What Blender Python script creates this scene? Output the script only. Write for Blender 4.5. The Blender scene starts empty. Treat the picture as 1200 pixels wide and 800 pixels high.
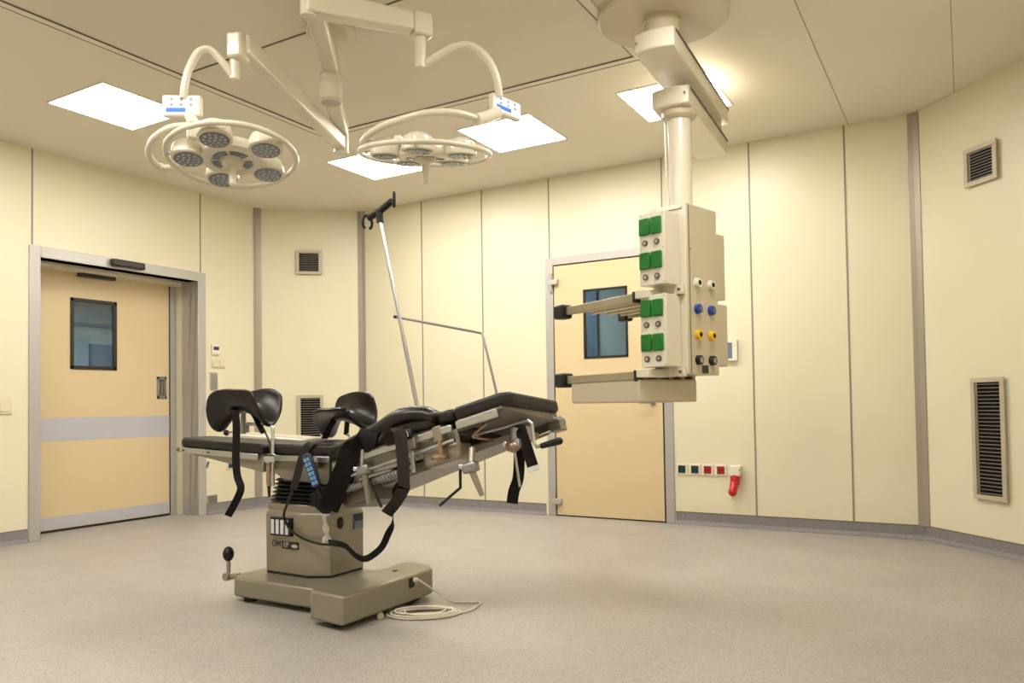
import bpy, bmesh, math, random
from mathutils import Vector, Matrix
random.seed(7)
S = bpy.context.scene
COL = S.collection
R = math.radians

# ------------------------------------------------------------------ camera, world, exposure
cam = bpy.data.objects.new('camera', bpy.data.cameras.new('camera'))
COL.objects.link(cam)
cr, cu, cw = (Vector((0.86387649, 0.50348941, -0.01469108)), Vector((0.02637868, -0.01609538, 0.99952244)),
              Vector((-0.5030125, 0.86385147, 0.0271858)))
m = Matrix((cr, cu, -cw)).transposed().to_4x4()
m.translation = Vector((0, 0, 0.982))
cam.matrix_world = m
cam.data.sensor_width = 36
cam.data.lens = 913.998 * 36 / 1200
cam.data.shift_y = 49.304 / 1200
cam.data.clip_start = 0.02
S.camera = cam
w = bpy.data.worlds.new('world'); S.world = w; w.use_nodes = True
w.node_tree.nodes['Background'].inputs[0].default_value = (0.9, 0.95, 1.0, 1)
w.node_tree.nodes['Background'].inputs[1].default_value = 0.0
S.view_settings.view_transform = 'Standard'
S.view_settings.look = 'None'
S.view_settings.exposure = 0.0
S.view_settings.gamma = 1.0
S.view_settings.use_curve_mapping = False
PANEL_LIGHT = 29.5      # radiance of the ceiling light diffusers
FILL_LIGHT = 16.0  # radiance of the fill strips added beyond both doors

# ------------------------------------------------------------------ materials
def srgb(h):
    if isinstance(h, str):
        c = [int(h[i:i + 2], 16) / 255 for i in (0, 2, 4)]
    else:
        c = list(h)
    return [(x / 12.92 if x <= 0.04045 else ((x + 0.055) / 1.055) ** 2.4) for x in c] + [1]

def mat(name, col, rough=0.5, metal=0.0, var=0.04, scale=6.0, bump=0.0, bscale=60.0, spec=0.5, emit=None, trans=0.0,
        aniso=None, coat=0.0):
    mt = bpy.data.materials.new(name); mt.use_nodes = True
    nt = mt.node_tree; b = nt.nodes['Principled BSDF']
    c = srgb(col)
    tc = nt.nodes.new('ShaderNodeTexCoord')
    if var:
        n = nt.nodes.new('ShaderNodeTexNoise'); n.inputs['Scale'].default_value = scale; n.inputs['Detail'].default_value = 3
        nt.links.new(tc.outputs['Object'], n.inputs['Vector'])
        if aniso:
            mp = nt.nodes.new('ShaderNodeMapping'); mp.inputs['Scale'].default_value = aniso
            nt.links.new(tc.outputs['Object'], mp.inputs['Vector']); nt.links.new(mp.outputs[0], n.inputs['Vector'])
        r = nt.nodes.new('ShaderNodeValToRGB')
        r.color_ramp.elements[0].position = 0.3; r.color_ramp.elements[1].position = 0.7
        r.color_ramp.elements[0].color = [x * (1 - var) for x in c[:3]] + [1]
        r.color_ramp.elements[1].color = [min(1, x * (1 + var)) for x in c[:3]] + [1]
        nt.links.new(n.outputs['Fac'], r.inputs['Fac']); nt.links.new(r.outputs[0], b.inputs['Base Color'])
    else:
        b.inputs['Base Color'].default_value = c
    b.inputs['Roughness'].default_value = rough
    b.inputs['Metallic'].default_value = metal
    b.inputs['Specular IOR Level'].default_value = spec
    b.inputs['Transmission Weight'].default_value = trans
    b.inputs['Coat Weight'].default_value = coat
    if emit:
        b.inputs['Emission Color'].default_value = srgb(emit[0]); b.inputs['Emission Strength'].default_value = emit[1]
    if bump:
        n2 = nt.nodes.new('ShaderNodeTexNoise'); n2.inputs['Scale'].default_value = bscale; n2.inputs['Detail'].default_value = 4
        nt.links.new(tc.outputs['Object'], n2.inputs['Vector'])
        bp = nt.nodes.new('ShaderNodeBump'); bp.inputs['Strength'].default_value = bump; bp.inputs['Distance'].default_value = 0.01
        nt.links.new(n2.outputs['Fac'], bp.inputs['Height']); nt.links.new(bp.outputs[0], b.inputs['Normal'])
    return mt

M = {}
M['wall'] = mat('cream_wall_panel', (0.878, 0.85, 0.745), 0.38, var=0.012, scale=1.5, bump=0.02, bscale=25)
M['ceiling'] = mat('ceiling_panel', (0.89, 0.86, 0.795), 0.5, var=0.015, scale=1.2)
M['airfield'] = mat('laminar_membrane', (0.86, 0.83, 0.765), 0.7, var=0.02, scale=2, bump=0.05, bscale=300)
M['alu'] = mat('satin_aluminium', (0.715, 0.705, 0.69), 0.38, metal=0.35, var=0.03, scale=3, aniso=(30, 30, 1))
M['alu_seam'] = mat('grey_joint_profile', (0.56, 0.53, 0.49), 0.5, metal=0.1)
M['ceiling_joint'] = mat('ceiling_joint', (0.62, 0.58, 0.50), 0.6)
M['joint'] = mat('dark_joint', (0.42, 0.38, 0.33), 0.6)
M['base'] = mat('grey_vinyl_cove', (0.52, 0.50, 0.51), 0.5, var=0.12, scale=60, bump=0.05, bscale=200)
M['door'] = mat('sand_door_leaf', (0.835, 0.755, 0.60), 0.36, var=0.012, scale=1.5, bump=0.02, bscale=25)
M['stripe'] = mat('pale_grey_stripe', (0.74, 0.74, 0.78), 0.35, metal=0.2, var=0.02)
M['dark'] = mat('dark_brown_plastic', (0.14, 0.11, 0.11), 0.4, var=0.05)
M['blackgap'] = mat('black_seal', (0.05, 0.05, 0.05), 0.7)
M['white'] = mat('white_enamel', (0.90, 0.88, 0.82), 0.3, var=0.01, coat=0.3)
M['pendant'] = mat('cream_enamel', (0.86, 0.83, 0.755), 0.32, var=0.012, coat=0.2)
M['pendant_body'] = mat('warm_grey_enamel', (0.79, 0.745, 0.65), 0.35, var=0.012, coat=0.2)
M['lampwhite'] = mat('lamp_enamel', (0.84, 0.81, 0.73), 0.28, var=0.01, coat=0.4)
M['lens'] = mat('lamp_lens', (0.42, 0.42, 0.44), 0.2, var=0.2, scale=60, spec=0.8)
M['led'] = mat('led_lens_bead', (0.72, 0.76, 0.78), 0.12, metal=0.3, var=0.05)
M['steel'] = mat('stainless_steel', (0.76, 0.77, 0.79), 0.3, metal=1.0, var=0.04, scale=8, aniso=(1, 20, 20))
M['steel_dull'] = mat('brushed_steel', (0.64, 0.64, 0.64), 0.42, metal=0.9, var=0.06, scale=12, aniso=(1, 20, 20))
M['steel_sheet'] = mat('pale_metal_sheet', (0.80, 0.78, 0.72), 0.35, metal=0.4, var=0.03)
M['post'] = mat('grey_corner_post', (0.62, 0.59, 0.54), 0.42, metal=0.3, var=0.02)
M['rail'] = mat('beige_aluminium_rail', (0.66, 0.62, 0.53), 0.4, metal=0.4, var=0.03)
M['chrome'] = mat('chrome', (0.88, 0.89, 0.91), 0.1, metal=1.0, var=0.02)
M['taupe'] = mat('taupe_metallic_paint', (0.595, 0.57, 0.515), 0.33, metal=0.55, var=0.02, scale=3, bump=0.03, bscale=400)
M['taupe_plate'] = mat('grey_taupe_sheet', (0.62, 0.59, 0.55), 0.42, metal=0.2, var=0.04, scale=5)
M['taupe_dark'] = mat('dark_taupe_frame', (0.40, 0.37, 0.345), 0.45, metal=0.3, var=0.06, scale=9)
M['brass'] = mat('worn_copper_knob', (0.64, 0.53, 0.45), 0.35, metal=0.7, var=0.25, scale=60)
M['pad'] = mat('black_upholstery', (0.098, 0.078, 0.078), 0.42, var=0.1, scale=12, bump=0.12, bscale=45, spec=0.45)
M['leather'] = mat('dark_leather_pad', (0.085, 0.068, 0.07), 0.33, var=0.12, scale=9, bump=0.10, bscale=30, spec=0.5)
M['strap'] = mat('black_webbing', (0.07, 0.062, 0.066), 0.75, var=0.15, scale=40, bump=0.25, bscale=260, spec=0.25)
M['strap_grey'] = mat('worn_grey_webbing', (0.19, 0.17, 0.165), 0.8, var=0.15, scale=40, bump=0.25, bscale=260, spec=0.25)
M['rubber'] = mat('black_rubber', (0.045, 0.045, 0.05), 0.5, var=0.1, scale=20)
M['blue_key'] = mat('blue_membrane_keys', (0.42, 0.60, 0.78), 0.35, var=0.05)
M['key_dark'] = mat('navy_membrane', (0.16, 0.20, 0.27), 0.35, var=0.03)
M['green'] = mat('green_socket_lid', (0.06, 0.44, 0.13), 0.35, var=0.03)
M['blue'] = mat('blue_outlet', (0.12, 0.25, 0.62), 0.3, var=0.03)
M['yellow'] = mat('yellow_outlet', (0.92, 0.74, 0.08), 0.3, var=0.03)
M['black_gloss'] = mat('black_outlet', (0.08, 0.08, 0.08), 0.25, var=0.03)
M['red'] = mat('red_plug', (0.76, 0.10, 0.10), 0.35, var=0.04)
M['dark_green'] = mat('dark_green_socket', (0.05, 0.20, 0.20), 0.4, var=0.03)
M['dark_red'] = mat('dark_red_socket', (0.58, 0.07, 0.09), 0.4, var=0.03)
M['plastic_white'] = mat('white_plastic', (0.90, 0.87, 0.80), 0.4, var=0.01)
M['plastic_cream'] = mat('ivory_plastic', (0.86, 0.82, 0.71), 0.4, var=0.01)
M['vent'] = mat('vent_frame_metal', (0.74, 0.70, 0.62), 0.42, metal=0.1, var=0.03)
M['slat'] = mat('vent_slat_metal', (0.62, 0.60, 0.57), 0.35, metal=0.5, var=0.05)
M['void'] = mat('void_shade', (0.03, 0.03, 0.03), 0.9)  # near-black colour stands for the shade inside openings
M['screen'] = mat('control_screen', (0.93, 0.95, 0.98), 0.25, var=0.0, emit=((0.93, 0.95, 1.0), 0.35))
M['screen_blue'] = mat('screen_blue_bar', (0.25, 0.45, 0.75), 0.25, var=0.0, emit=((0.30, 0.48, 0.78), 0.5))
M['screen_grey'] = mat('screen_grey_icon', (0.55, 0.57, 0.64), 0.3, var=0.0, emit=((0.6, 0.62, 0.68), 0.25))
M['lcd'] = mat('grey_lcd', (0.42, 0.46, 0.55), 0.25, var=0.03)
M['lcd_blue'] = mat('dark_blue_lcd', (0.16, 0.22, 0.42), 0.25, var=0.03)
M['cord'] = mat('off_white_cord', (0.86, 0.83, 0.77), 0.5, var=0.05, scale=30)
M['ink'] = mat('dark_print', (0.10, 0.10, 0.10), 0.5, var=0.0)
M['ink_white'] = mat('pale_print', (0.82, 0.84, 0.88), 0.4, var=0.0)
M['corridor_wall'] = mat('corridor_wall', (0.74, 0.76, 0.74), 0.6, var=0.02)
M['corridor_door'] = mat('corridor_blue_door', (0.42, 0.50, 0.58), 0.5, var=0.03)
M['diffuser'] = mat('light_diffuser', (1, 1, 1), 0.5, var=0.0, emit=((1.0, 0.98, 0.945), PANEL_LIGHT))
M['added_fill_light'] = mat('added_fill_glow', (1, 1, 1), 0.5, var=0.0, emit=((0.86, 0.96, 1.0), FILL_LIGHT))  # glow of the added fill strips

def glass_mat():
    mt = bpy.data.materials.new('window_glass'); mt.use_nodes = True; nt = mt.node_tree
    b = nt.nodes['Principled BSDF']
    b.inputs['Base Color'].default_value = (0.80, 0.88, 0.92, 1)
    b.inputs['Roughness'].default_value = 0.02; b.inputs['Transmission Weight'].default_value = 1.0
    b.inputs['IOR'].default_value = 1.45
    return mt
M['glass'] = glass_mat()
def poly_mat():
    mt = bpy.data.materials.new('clear_polythene'); mt.use_nodes = True; nt = mt.node_tree
    b = nt.nodes['Principled BSDF']
    b.inputs['Base Color'].default_value = (0.85, 0.85, 0.87, 1)
    b.inputs['Roughness'].default_value = 0.22; b.inputs['Alpha'].default_value = 0.6
    n = nt.nodes.new('ShaderNodeTexNoise'); n.inputs['Scale'].default_value = 60
    bp = nt.nodes.new('ShaderNodeBump'); bp.inputs['Strength'].default_value = 0.8
    nt.links.new(n.outputs['Fac'], bp.inputs['Height']); nt.links.new(bp.outputs[0], b.inputs['Normal'])
    return mt
M['polythene'] = poly_mat()

def floor_mat():
    mt = bpy.data.materials.new('speckled_vinyl_floor'); mt.use_nodes = True; nt = mt.node_tree
    b = nt.nodes['Principled BSDF']; tc = nt.nodes.new('ShaderNodeTexCoord')
    def noise(scale, detail=3, rough=0.6):
        n = nt.nodes.new('ShaderNodeTexNoise'); n.inputs['Scale'].default_value = scale
        n.inputs['Detail'].default_value = detail; n.inputs['Roughness'].default_value = rough
        nt.links.new(tc.outputs['Object'], n.inputs['Vector']); return n
    def ramp(n, els):
        r = nt.nodes.new('ShaderNodeValToRGB'); e = r.color_ramp.elements
        while len(e) < len(els): e.new(0.5)
        for i, (p, c) in enumerate(els): e[i].position = p; e[i].color = srgb(c)
        nt.links.new(n.outputs['Fac'], r.inputs['Fac']); return r
    a = ramp(noise(1.3), [(0.3, (0.665, 0.645, 0.62)), (0.7, (0.695, 0.675, 0.65))])
    s = ramp(noise(170, 2), [(0.34, (0.58, 0.55, 0.51)), (0.46, (0.97, 0.97, 0.97)), (0.60, (1, 1, 1)), (0.70, (1, 1, 1))])
    s2 = ramp(noise(75, 3), [(0.33, (0.86, 0.85, 0.84)), (0.5, (1, 1, 1)), (0.7, (1, 1, 1))])
    mx = nt.nodes.new('ShaderNodeMixRGB'); mx.blend_type = 'MULTIPLY'; mx.inputs[0].default_value = 0.75
    nt.links.new(a.outputs[0], mx.inputs[1]); nt.links.new(s.outputs[0], mx.inputs[2])
    mx2 = nt.nodes.new('ShaderNodeMixRGB'); mx2.blend_type = 'MULTIPLY'; mx2.inputs[0].default_value = 0.8
    nt.links.new(mx.outputs[0], mx2.inputs[1]); nt.links.new(s2.outputs[0], mx2.inputs[2])
    nt.links.new(mx2.outputs[0], b.inputs['Base Color'])
    rr = ramp(noise(3.0), [(0.3, (0.36,) * 3), (0.7, (0.5,) * 3)])
    rr.color_ramp.elements[0].color = (0.34,) * 3 + (1,); rr.color_ramp.elements[1].color = (0.44,) * 3 + (1,)
    nt.links.new(rr.outputs[0], b.inputs['Roughness'])
    nb = noise(40); bp = nt.nodes.new('ShaderNodeBump'); bp.inputs['Strength'].default_value = 0.06
    bp.inputs['Distance'].default_value = 0.005
    nt.links.new(nb.outputs['Fac'], bp.inputs['Height']); nt.links.new(bp.outputs[0], b.inputs['Normal'])
    return mt
M['floor'] = floor_mat()

# ------------------------------------------------------------------ builders
OFF = {}                                   # name -> world offset of the root the mesh is modelled in

def tag(o, label=None, cat=None, group=None, kind=None):
    if label: o['label'] = label
    if cat: o['category'] = cat
    if group: o['group'] = group
    if kind: o['kind'] = kind
    return o

def thing(name, label, cat, loc=(0, 0, 0), rotz=0.0, group=None, local=False):
    """An Empty at the thing's base. Parts are modelled in world coordinates unless local=True."""
    o = bpy.data.objects.new(name, None); COL.objects.link(o)
    o.empty_display_size = 0.1
    o.location = loc; o.rotation_euler = (0, 0, rotz)
    OFF[o.name] = Vector((0, 0, 0)) if local else Vector(loc)
    return tag(o, label, cat, group)

class MB:
    def __init__(s): s.bm = bmesh.new()
    def verts_from(s, geom, mtx): bmesh.ops.transform(s.bm, matrix=mtx, verts=geom)
    def box(s, a, b, mtx=None):
        a = Vector(a); b = Vector(b); c = (a + b) / 2; d = b - a
        g = bmesh.ops.create_cube(s.bm, size=1)['verts']
        s.verts_from(g, Matrix.Translation(c) @ Matrix.Diagonal((abs(d.x), abs(d.y), abs(d.z), 1)))
        if mtx: s.verts_from(g, mtx)
        return s
    def cyl(s, p0, p1, r0, r1=None, n=24, caps=True):
        p0 = Vector(p0); p1 = Vector(p1); r1 = r0 if r1 is None else r1
        d = p1 - p0
        g = bmesh.ops.create_cone(s.bm, cap_ends=caps, segments=n, radius1=r0, radius2=r1, depth=d.length)['verts']
        q = Vector((0, 0, 1)).rotation_difference(d.normalized()).to_matrix().to_4x4()
        s.verts_from(g, Matrix.Translation((p0 + p1) / 2) @ q)
        return s
    def ball(s, c, r, sc=(1, 1, 1), u=20, v=12, mtx=None):
        g = bmesh.ops.create_uvsphere(s.bm, u_segments=u, v_segments=v, radius=r)['verts']
        s.verts_from(g, Matrix.Translation(c) @ (mtx or Matrix.Identity(4)) @ Matrix.Diagonal((sc[0], sc[1], sc[2], 1)))
        return s
    def tube(s, pts, r, n=12, closed=False, smooth=0, prof=None, up=None):
        """sweep a round (or given) profile along a polyline"""
        pts = [Vector(p) for p in pts]
        if smooth: pts = catmull(pts, smooth, closed)
        N = len(pts)
        if prof is None:
            prof = [(math.cos(2 * math.pi * k / n) * r, math.sin(2 * math.pi * k / n) * r) for k in range(n)]
        rings = []
        tan = []
        for i in range(N):
            a = pts[(i - 1) % N] if (closed or i > 0) else pts[i]
            b = pts[(i + 1) % N] if (closed or i < N - 1) else pts[i]
            tan.append((b - a).normalized())
        ref = Vector(up) if up else (Vector((0, 0, 1)) if abs(tan[0].z) < 0.9 else Vector((1, 0, 0)))
        u = (ref - tan[0] * ref.dot(tan[0])).normalized()
        for i in range(N):
            t = tan[i]
            if up:
                uu = (ref - t * ref.dot(t))
                if uu.length > 1e-3: u = uu.normalized()
            else:
                u = (u - t * u.dot(t)).normalized()
            v = t.cross(u)
            rings.append([s.bm.verts.new(pts[i] + v * x + u * y) for x, y in prof])
        K = len(prof)
        for i in range(N if closed else N - 1):
            A = rings[i]; B = rings[(i + 1) % N]
            for k in range(K):
                s.bm.faces.new((A[k], A[(k + 1) % K], B[(k + 1) % K], B[k]))
        if not closed:
            s.bm.faces.new(rings[0][::-1]); s.bm.faces.new(rings[-1])
        return s
    def ribbon(s, pts, width, th, wdir, smooth=6):
        """flat strap: width measured along wdir, thickness th"""
        pts = catmull([Vector(p) for p in pts], smooth) if smooth else [Vector(p) for p in pts]
        wd = Vector(wdir).normalized(); rings = []
        for i, p in enumerate(pts):
            t = (pts[min(i + 1, len(pts) - 1)] - pts[max(i - 1, 0)]).normalized()
            ww = (wd - t * wd.dot(t)).normalized(); n = t.cross(ww)
            rings.append([s.bm.verts.new(p + ww * a * width / 2 + n * b * th / 2) for a, b in ((-1, -1), (1, -1), (1, 1), (-1, 1))])
        for A, B in zip(rings, rings[1:]):
            for k in range(4): s.bm.faces.new((A[k], A[(k + 1) % 4], B[(k + 1) % 4], B[k]))
        s.bm.faces.new(rings[0][::-1]); s.bm.faces.new(rings[-1])
        return s
    def prism(s, poly, z0, z1, mtx=None):
        """extrude an xy polygon from z0 to z1"""
        a = [s.bm.verts.new((x, y, z0)) for x, y in poly]; b = [s.bm.verts.new((x, y, z1)) for x, y in poly]
        n = len(poly)
        s.bm.faces.new(a[::-1]); s.bm.faces.new(b)
        for k in range(n): s.bm.faces.new((a[k], a[(k + 1) % n], b[(k + 1) % n], b[k]))
        if mtx: s.verts_from(a + b, mtx)
        return s
    def loft(s, loops, cap=True):
        rs = [[s.bm.verts.new(p) for p in L] for L in loops]; n = len(rs[0])
        for A, B in zip(rs, rs[1:]):
            for k in range(n): s.bm.faces.new((A[k], A[(k + 1) % n], B[(k + 1) % n], B[k]))
        if cap: s.bm.faces.new(rs[0][::-1]); s.bm.faces.new(rs[-1])
        return s
    def lathe(s, prof, c=(0, 0, 0), n=40, mtx=None, closed=False):
        """prof = [(radius, z)...] around z"""
        rings = []; vs = []
        for r, z in prof:
            if r < 1e-6: v = s.bm.verts.new((0, 0, z)); rings.append([v]); vs.append(v)
            else:
                ring = [s.bm.verts.new((r * math.cos(2 * math.pi * k / n), r * math.sin(2 * math.pi * k / n), z)) for k in range(n)]
                rings.append(ring); vs += ring
        pairs = list(zip(rings, rings[1:])) + ([(rings[-1], rings[0])] if closed else [])
        for A, B in pairs:
            if len(A) == 1 and len(B) == 1: continue
            for k in range(n):
                if len(A) == 1: s.bm.faces.new((A[0], B[(k + 1) % n], B[k]))
                elif len(B) == 1: s.bm.faces.new((A[k], A[(k + 1) % n], B[0]))
                else: s.bm.faces.new((A[k], A[(k + 1) % n], B[(k + 1) % n], B[k]))
        s.verts_from(vs, Matrix.Translation(c) @ (mtx or Matrix.Identity(4)))
        return s
    def build(s, name, material, parent=None, bevel=0.0, smooth=True, seg=2, subsurf=0, mtx=None):
        if mtx: bmesh.ops.transform(s.bm, matrix=mtx, verts=s.bm.verts)
        off = OFF[parent.name].copy() if parent else None
        if parent is None:
            xs = [v.co for v in s.bm.verts]
            lo = Vector([min(c[i] for c in xs) for i in range(3)]); hi = Vector([max(c[i] for c in xs) for i in range(3)])
            off = Vector(((lo.x + hi.x) / 2, (lo.y + hi.y) / 2, lo.z))
        bmesh.ops.translate(s.bm, vec=-off, verts=s.bm.verts)
        bmesh.ops.recalc_face_normals(s.bm, faces=s.bm.faces)
        me = bpy.data.meshes.new(name); s.bm.to_mesh(me); s.bm.free()
        me.materials.append(M[material] if isinstance(material, str) else material)
        o = bpy.data.objects.new(name, me); COL.objects.link(o)
        if parent: o.parent = parent; OFF[o.name] = off
        else: o.location = off; OFF[o.name] = off
        if smooth:
            for p in me.polygons: p.use_smooth = True
            try: me.set_sharp_from_angle(angle=R(35))
            except Exception: pass
        if bevel:
            b = o.modifiers.new('bevel', 'BEVEL'); b.width = bevel; b.segments = seg; b.limit_method = 'ANGLE'; b.angle_limit = R(35)
            b.harden_normals = False
        if subsurf:
            b = o.modifiers.new('sub', 'SUBSURF'); b.levels = subsurf; b.render_levels = subsurf
        return o

def catmull(P, n, closed=False):
    out = []; N = len(P)
    rng = range(N) if closed else range(N - 1)
    for i in rng:
        if closed: a, b, c, d = P[(i - 1) % N], P[i], P[(i + 1) % N], P[(i + 2) % N]
        else: a, b, c, d = P[max(i - 1, 0)], P[i], P[i + 1], P[min(i + 2, N - 1)]
        for k in range(n):
            t = k / n
            out.append(0.5 * ((2 * b) + (c - a) * t + (2 * a - 5 * b + 4 * c - d) * t * t + (3 * b - a - 3 * c + d) * t ** 3))
    if not closed: out.append(P[-1])
    return out

def struct(name, mb, material, parent=None, **k):
    o = mb.build(name, material, parent, **k)
    if parent is None: o['kind'] = 'structure'
    return o

def dup_tree(root, loc, rotz=None, label=None, group=None):
    r = root.copy(); COL.objects.link(r); r.location = loc
    if rotz is not None: r.rotation_euler = (0, 0, rotz)
    if label: r['label'] = label
    if group: r['group'] = group
    for ch in list(root.children):
        c = ch.copy(); COL.objects.link(c); c.parent = r
        for g in list(ch.children):
            d = g.copy(); COL.objects.link(d); d.parent = c
    return r

def text_mesh(body, size, mtx, name, material, parent, extrude=0.0006, space=1.0, align='CENTER'):
    cu_ = bpy.data.curves.new(name, 'FONT'); cu_.body = body; cu_.size = size; cu_.extrude = extrude
    cu_.align_x = align; cu_.align_y = 'CENTER'; cu_.space_character = space
    to = bpy.data.objects.new(name, cu_); COL.objects.link(to)
    dg = bpy.context.evaluated_depsgraph_get()
    me = bpy.data.meshes.new_from_object(to.evaluated_get(dg))
    bpy.data.objects.remove(to)
    me.name = name
    off = OFF[parent.name]
    me.transform(Matrix.Translation(-off) @ mtx)
    me.materials.clear(); me.materials.append(M[material])
    o = bpy.data.objects.new(name, me); COL.objects.link(o); o.parent = parent; OFF[o.name] = off
    return o

# ------------------------------------------------------------------ room geometry
H = 3.0
XL, YC, XR, YN = -6.139, 6.158, 0.51, -1.0
AB = Vector((XL, 5.472)); BC = Vector((-5.359, YC)); CD = Vector((-0.268, YC)); DE = Vector((XR, 5.345))
T = 0.35
struct('floor', MB().prism([(XL - 2.6, YN - .4), (XR + .4, YN - .4), (XR + .4, YC + 2.6), (XL - 2.6, YC + 2.6)], -0.1, 0), 'floor', smooth=False)
struct('ceiling', MB().prism([(XL - 2.6, YN - .4), (XR + .4, YN - .4), (XR + .4, YC + 2.6), (XL - 2.6, YC + 2.6)], H, H + .12), 'ceiling', smooth=False)
# left wall with the opening for the sliding door
PB = 0.095      # wall panels end above the cove
def wall_bits(mb, bits):
    for a, b in bits: mb.box(a, b)
    return mb
DY0, DY1, DZ = 3.345, 4.765, 2.17
struct('wall_left', wall_bits(MB(), [((XL - .12, YN, 0), (XL, DY0, H)), ((XL - .12, DY1, 0), (XL, AB.y + .05, H)), ((XL - .12, DY0, DZ), (XL, DY1, H))]), 'wall', smooth=False)
# back wall with the opening for the hinged door
DX0, DX1, DCZ = -3.16, -2.13, 2.225
struct('wall_back', wall_bits(MB(), [((BC.x - .05, YC, 0), (DX0, YC + .12, H)), ((DX1, YC, 0), (CD.x + .05, YC + .12, H)), ((DX0, YC, DCZ), (DX1, YC + .12, H))]), 'wall', smooth=False)
def diag(p, q, z0, z1, t0, t1):
    """slab following p->q, from t0 to t1 behind (left of travel = outside)"""
    p = Vector((p[0], p[1])); q = Vector((q[0], q[1])); d = (q - p).normalized(); n = Vector((-d.y, d.x))
    return [tuple(p + n * t0), tuple(q + n * t0), tuple(q + n * t1), tuple(p + n * t1)], z0, z1
struct('wall_corner_left', MB().prism(*diag(AB, BC, 0, H, 0, .12)), 'wall', smooth=False)
struct('wall_corner_right', MB().prism(*diag(CD, DE, 0, H, 0, .12)), 'wall', smooth=False)
struct('wall_right', MB().box((XR, YN, 0), (XR + .12, DE.y + .05, H)), 'wall', smooth=False)
struct('wall_front', MB().box((XL - .12, YN - .12, 0), (XR + .12, YN, H)), 'wall', smooth=False)

# vinyl coves along the foot of each wall
def cove(name, p, q):
    p = Vector(p); q = Vector(q); d = (q - p).normalized(); n = Vector((d.y, -d.x))
    mb = MB(); prof = [(0.0, 0.0), (0.030, 0.0), (0.030, 0.003), (0.012, 0.012), (0.004, 0.03), (0.003, PB), (0.0, PB)]
    loops = []
    for P in (p, q):
        loops.append([(P.x + n.x * a, P.y + n.y * a, z) for a, z in prof])
    mb.loft(loops)
    return struct(name, mb, 'base', smooth=False)
cove('baseboard_left', (XL, YN), (XL, DY0 - .09)); cove('baseboard_left_far', (XL, DY1 + .09), AB)
cove('baseboard_corner_left', AB, BC); cove('baseboard_back', BC, (DX0 - .09, YC)); cove('baseboard_back_right', (DX1 + .07, YC), CD)
cove('baseboard_corner_right', CD, DE); cove('baseboard_right', DE, (XR, YN))
# shadow gap above the coves
def strip(name, p, q, z0, z1, depth, matn, parent=None):
    p = Vector((p[0], p[1])); q = Vector((q[0], q[1])); d = (q - p).normalized(); n = Vector((d.y, -d.x))
    return MB().prism([tuple(p), tuple(q), tuple(q + n * depth), tuple(p + n * depth)], z0, z1)
k = 1
for p, q in (((XL, YN), (XL, DY0 - .09)), ((XL, DY1 + .09), AB), (AB, BC), (BC, (DX0 - .09, YC)), ((DX1 + .07, YC), CD), (CD, DE)):
    struct('trim_%d' % k, strip('', p, q, PB, PB + .006, .0045, ''), 'joint', smooth=False); k += 1
# panel joints
for y in (1.76, 3.285):
    struct('trim_%d' % k, MB().box((XL, y - .006, DZ + .09 if y > 3.2 else PB), (XL + .003, y + .006, H)), 'alu_seam', smooth=False); k += 1
struct('trim_%d' % k, MB().box((XL, 4.80 - .006, DZ + .09), (XL + .003, 4.80 + .006, H)), 'alu_seam', smooth=False); k += 1
for x in (-4.59, -3.89, -3.18, -2.13, -1.42, -0.73):
    z0 = DCZ + .045 if x in (-3.18, -2.13) else PB
    struct('trim_%d' % k, MB().box((x - .006, YC - .003, z0), (x + .006, YC, H)), 'alu_seam', smooth=False); k += 1
# aluminium corner posts
def post(c, d0, d1, name, half=.042, t=.006):
    c = Vector(c); a = c + Vector(d0).normalized() * half; b = c + Vector(d1).normalized() * half
    n0 = Vector((Vector(d0).normalized().y, -Vector(d0).normalized().x)); 
    inward = (Vector((-2.8, 3.0)) - c).normalized()
    mid = c + inward * .012
    out = c - inward * .03
    mb = MB().prism([tuple(a), tuple(a + inward * t), tuple(mid + inward * t), tuple(b + inward * t), tuple(b), tuple(out)], PB, H)
    struct(name, mb, 'post', smooth=False)
post(AB, (0, -1), (BC - AB), 'trim_%d' % k); k += 1
post(BC, (AB - BC), (1, 0), 'trim_%d' % k); k += 1
post(CD, (-1, 0), (DE - CD), 'trim_%d' % k); k += 1
# ceiling: laminar flow field with its frame, and panel joints
LX0, LX1, LY0, LY1 = -4.03, -1.62, 1.82, 4.24
struct('trim_%d' % k, MB().box((LX0, LY0, H - .004), (LX1, LY1, H + .01)), 'airfield', smooth=False); k += 1
for a, b in (((LX0 - .05, LY0 - .05), (LX0, LY1 + .05)), ((LX1, LY0 - .05), (LX1 + .05, LY1 + .05)), ((LX0, LY1), (LX1, LY1 + .05)), ((LX0, LY0 - .05), (LX1, LY0))):
    struct('trim_%d' % k, MB().box((a[0], a[1], H - .010), (b[0], b[1], H + .01)), 'ceiling', bevel=.004); k += 1
for a, b in (((LX0 - .055, LY0 - .056), (LX0 - .05, LY1 + .056)), ((LX0 - .001, LY0), (LX0 + .006, LY1)), ((LX0, LY1 - .005), (LX1, LY1 + .001)), ((LX0 - .05, LY1 + .05), (LX1 + .05, LY1 + .056)),
             ((LX1 - .005, LY0), (LX1 + .001, LY1)), ((LX0, 3.024), (LX1, 3.035))):
    struct('trim_%d' % k, MB().box((a[0], a[1], H - .0105), (b[0], b[1], H - .001)) if b[1] != 3.035 else MB().box((a[0], a[1], H - .008), (b[0], b[1], H - .001)), 'joint', smooth=False); k += 1
for a, b in (((-.70, YN), (-.695, YC)), ((-.02, YN), (-.015, YC - .2))):
    struct('trim_%d' % k, MB().box((a[0], a[1], H - .0015), (b[0], b[1], H + .001)), 'ceiling_joint', smooth=False); k += 1

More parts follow.
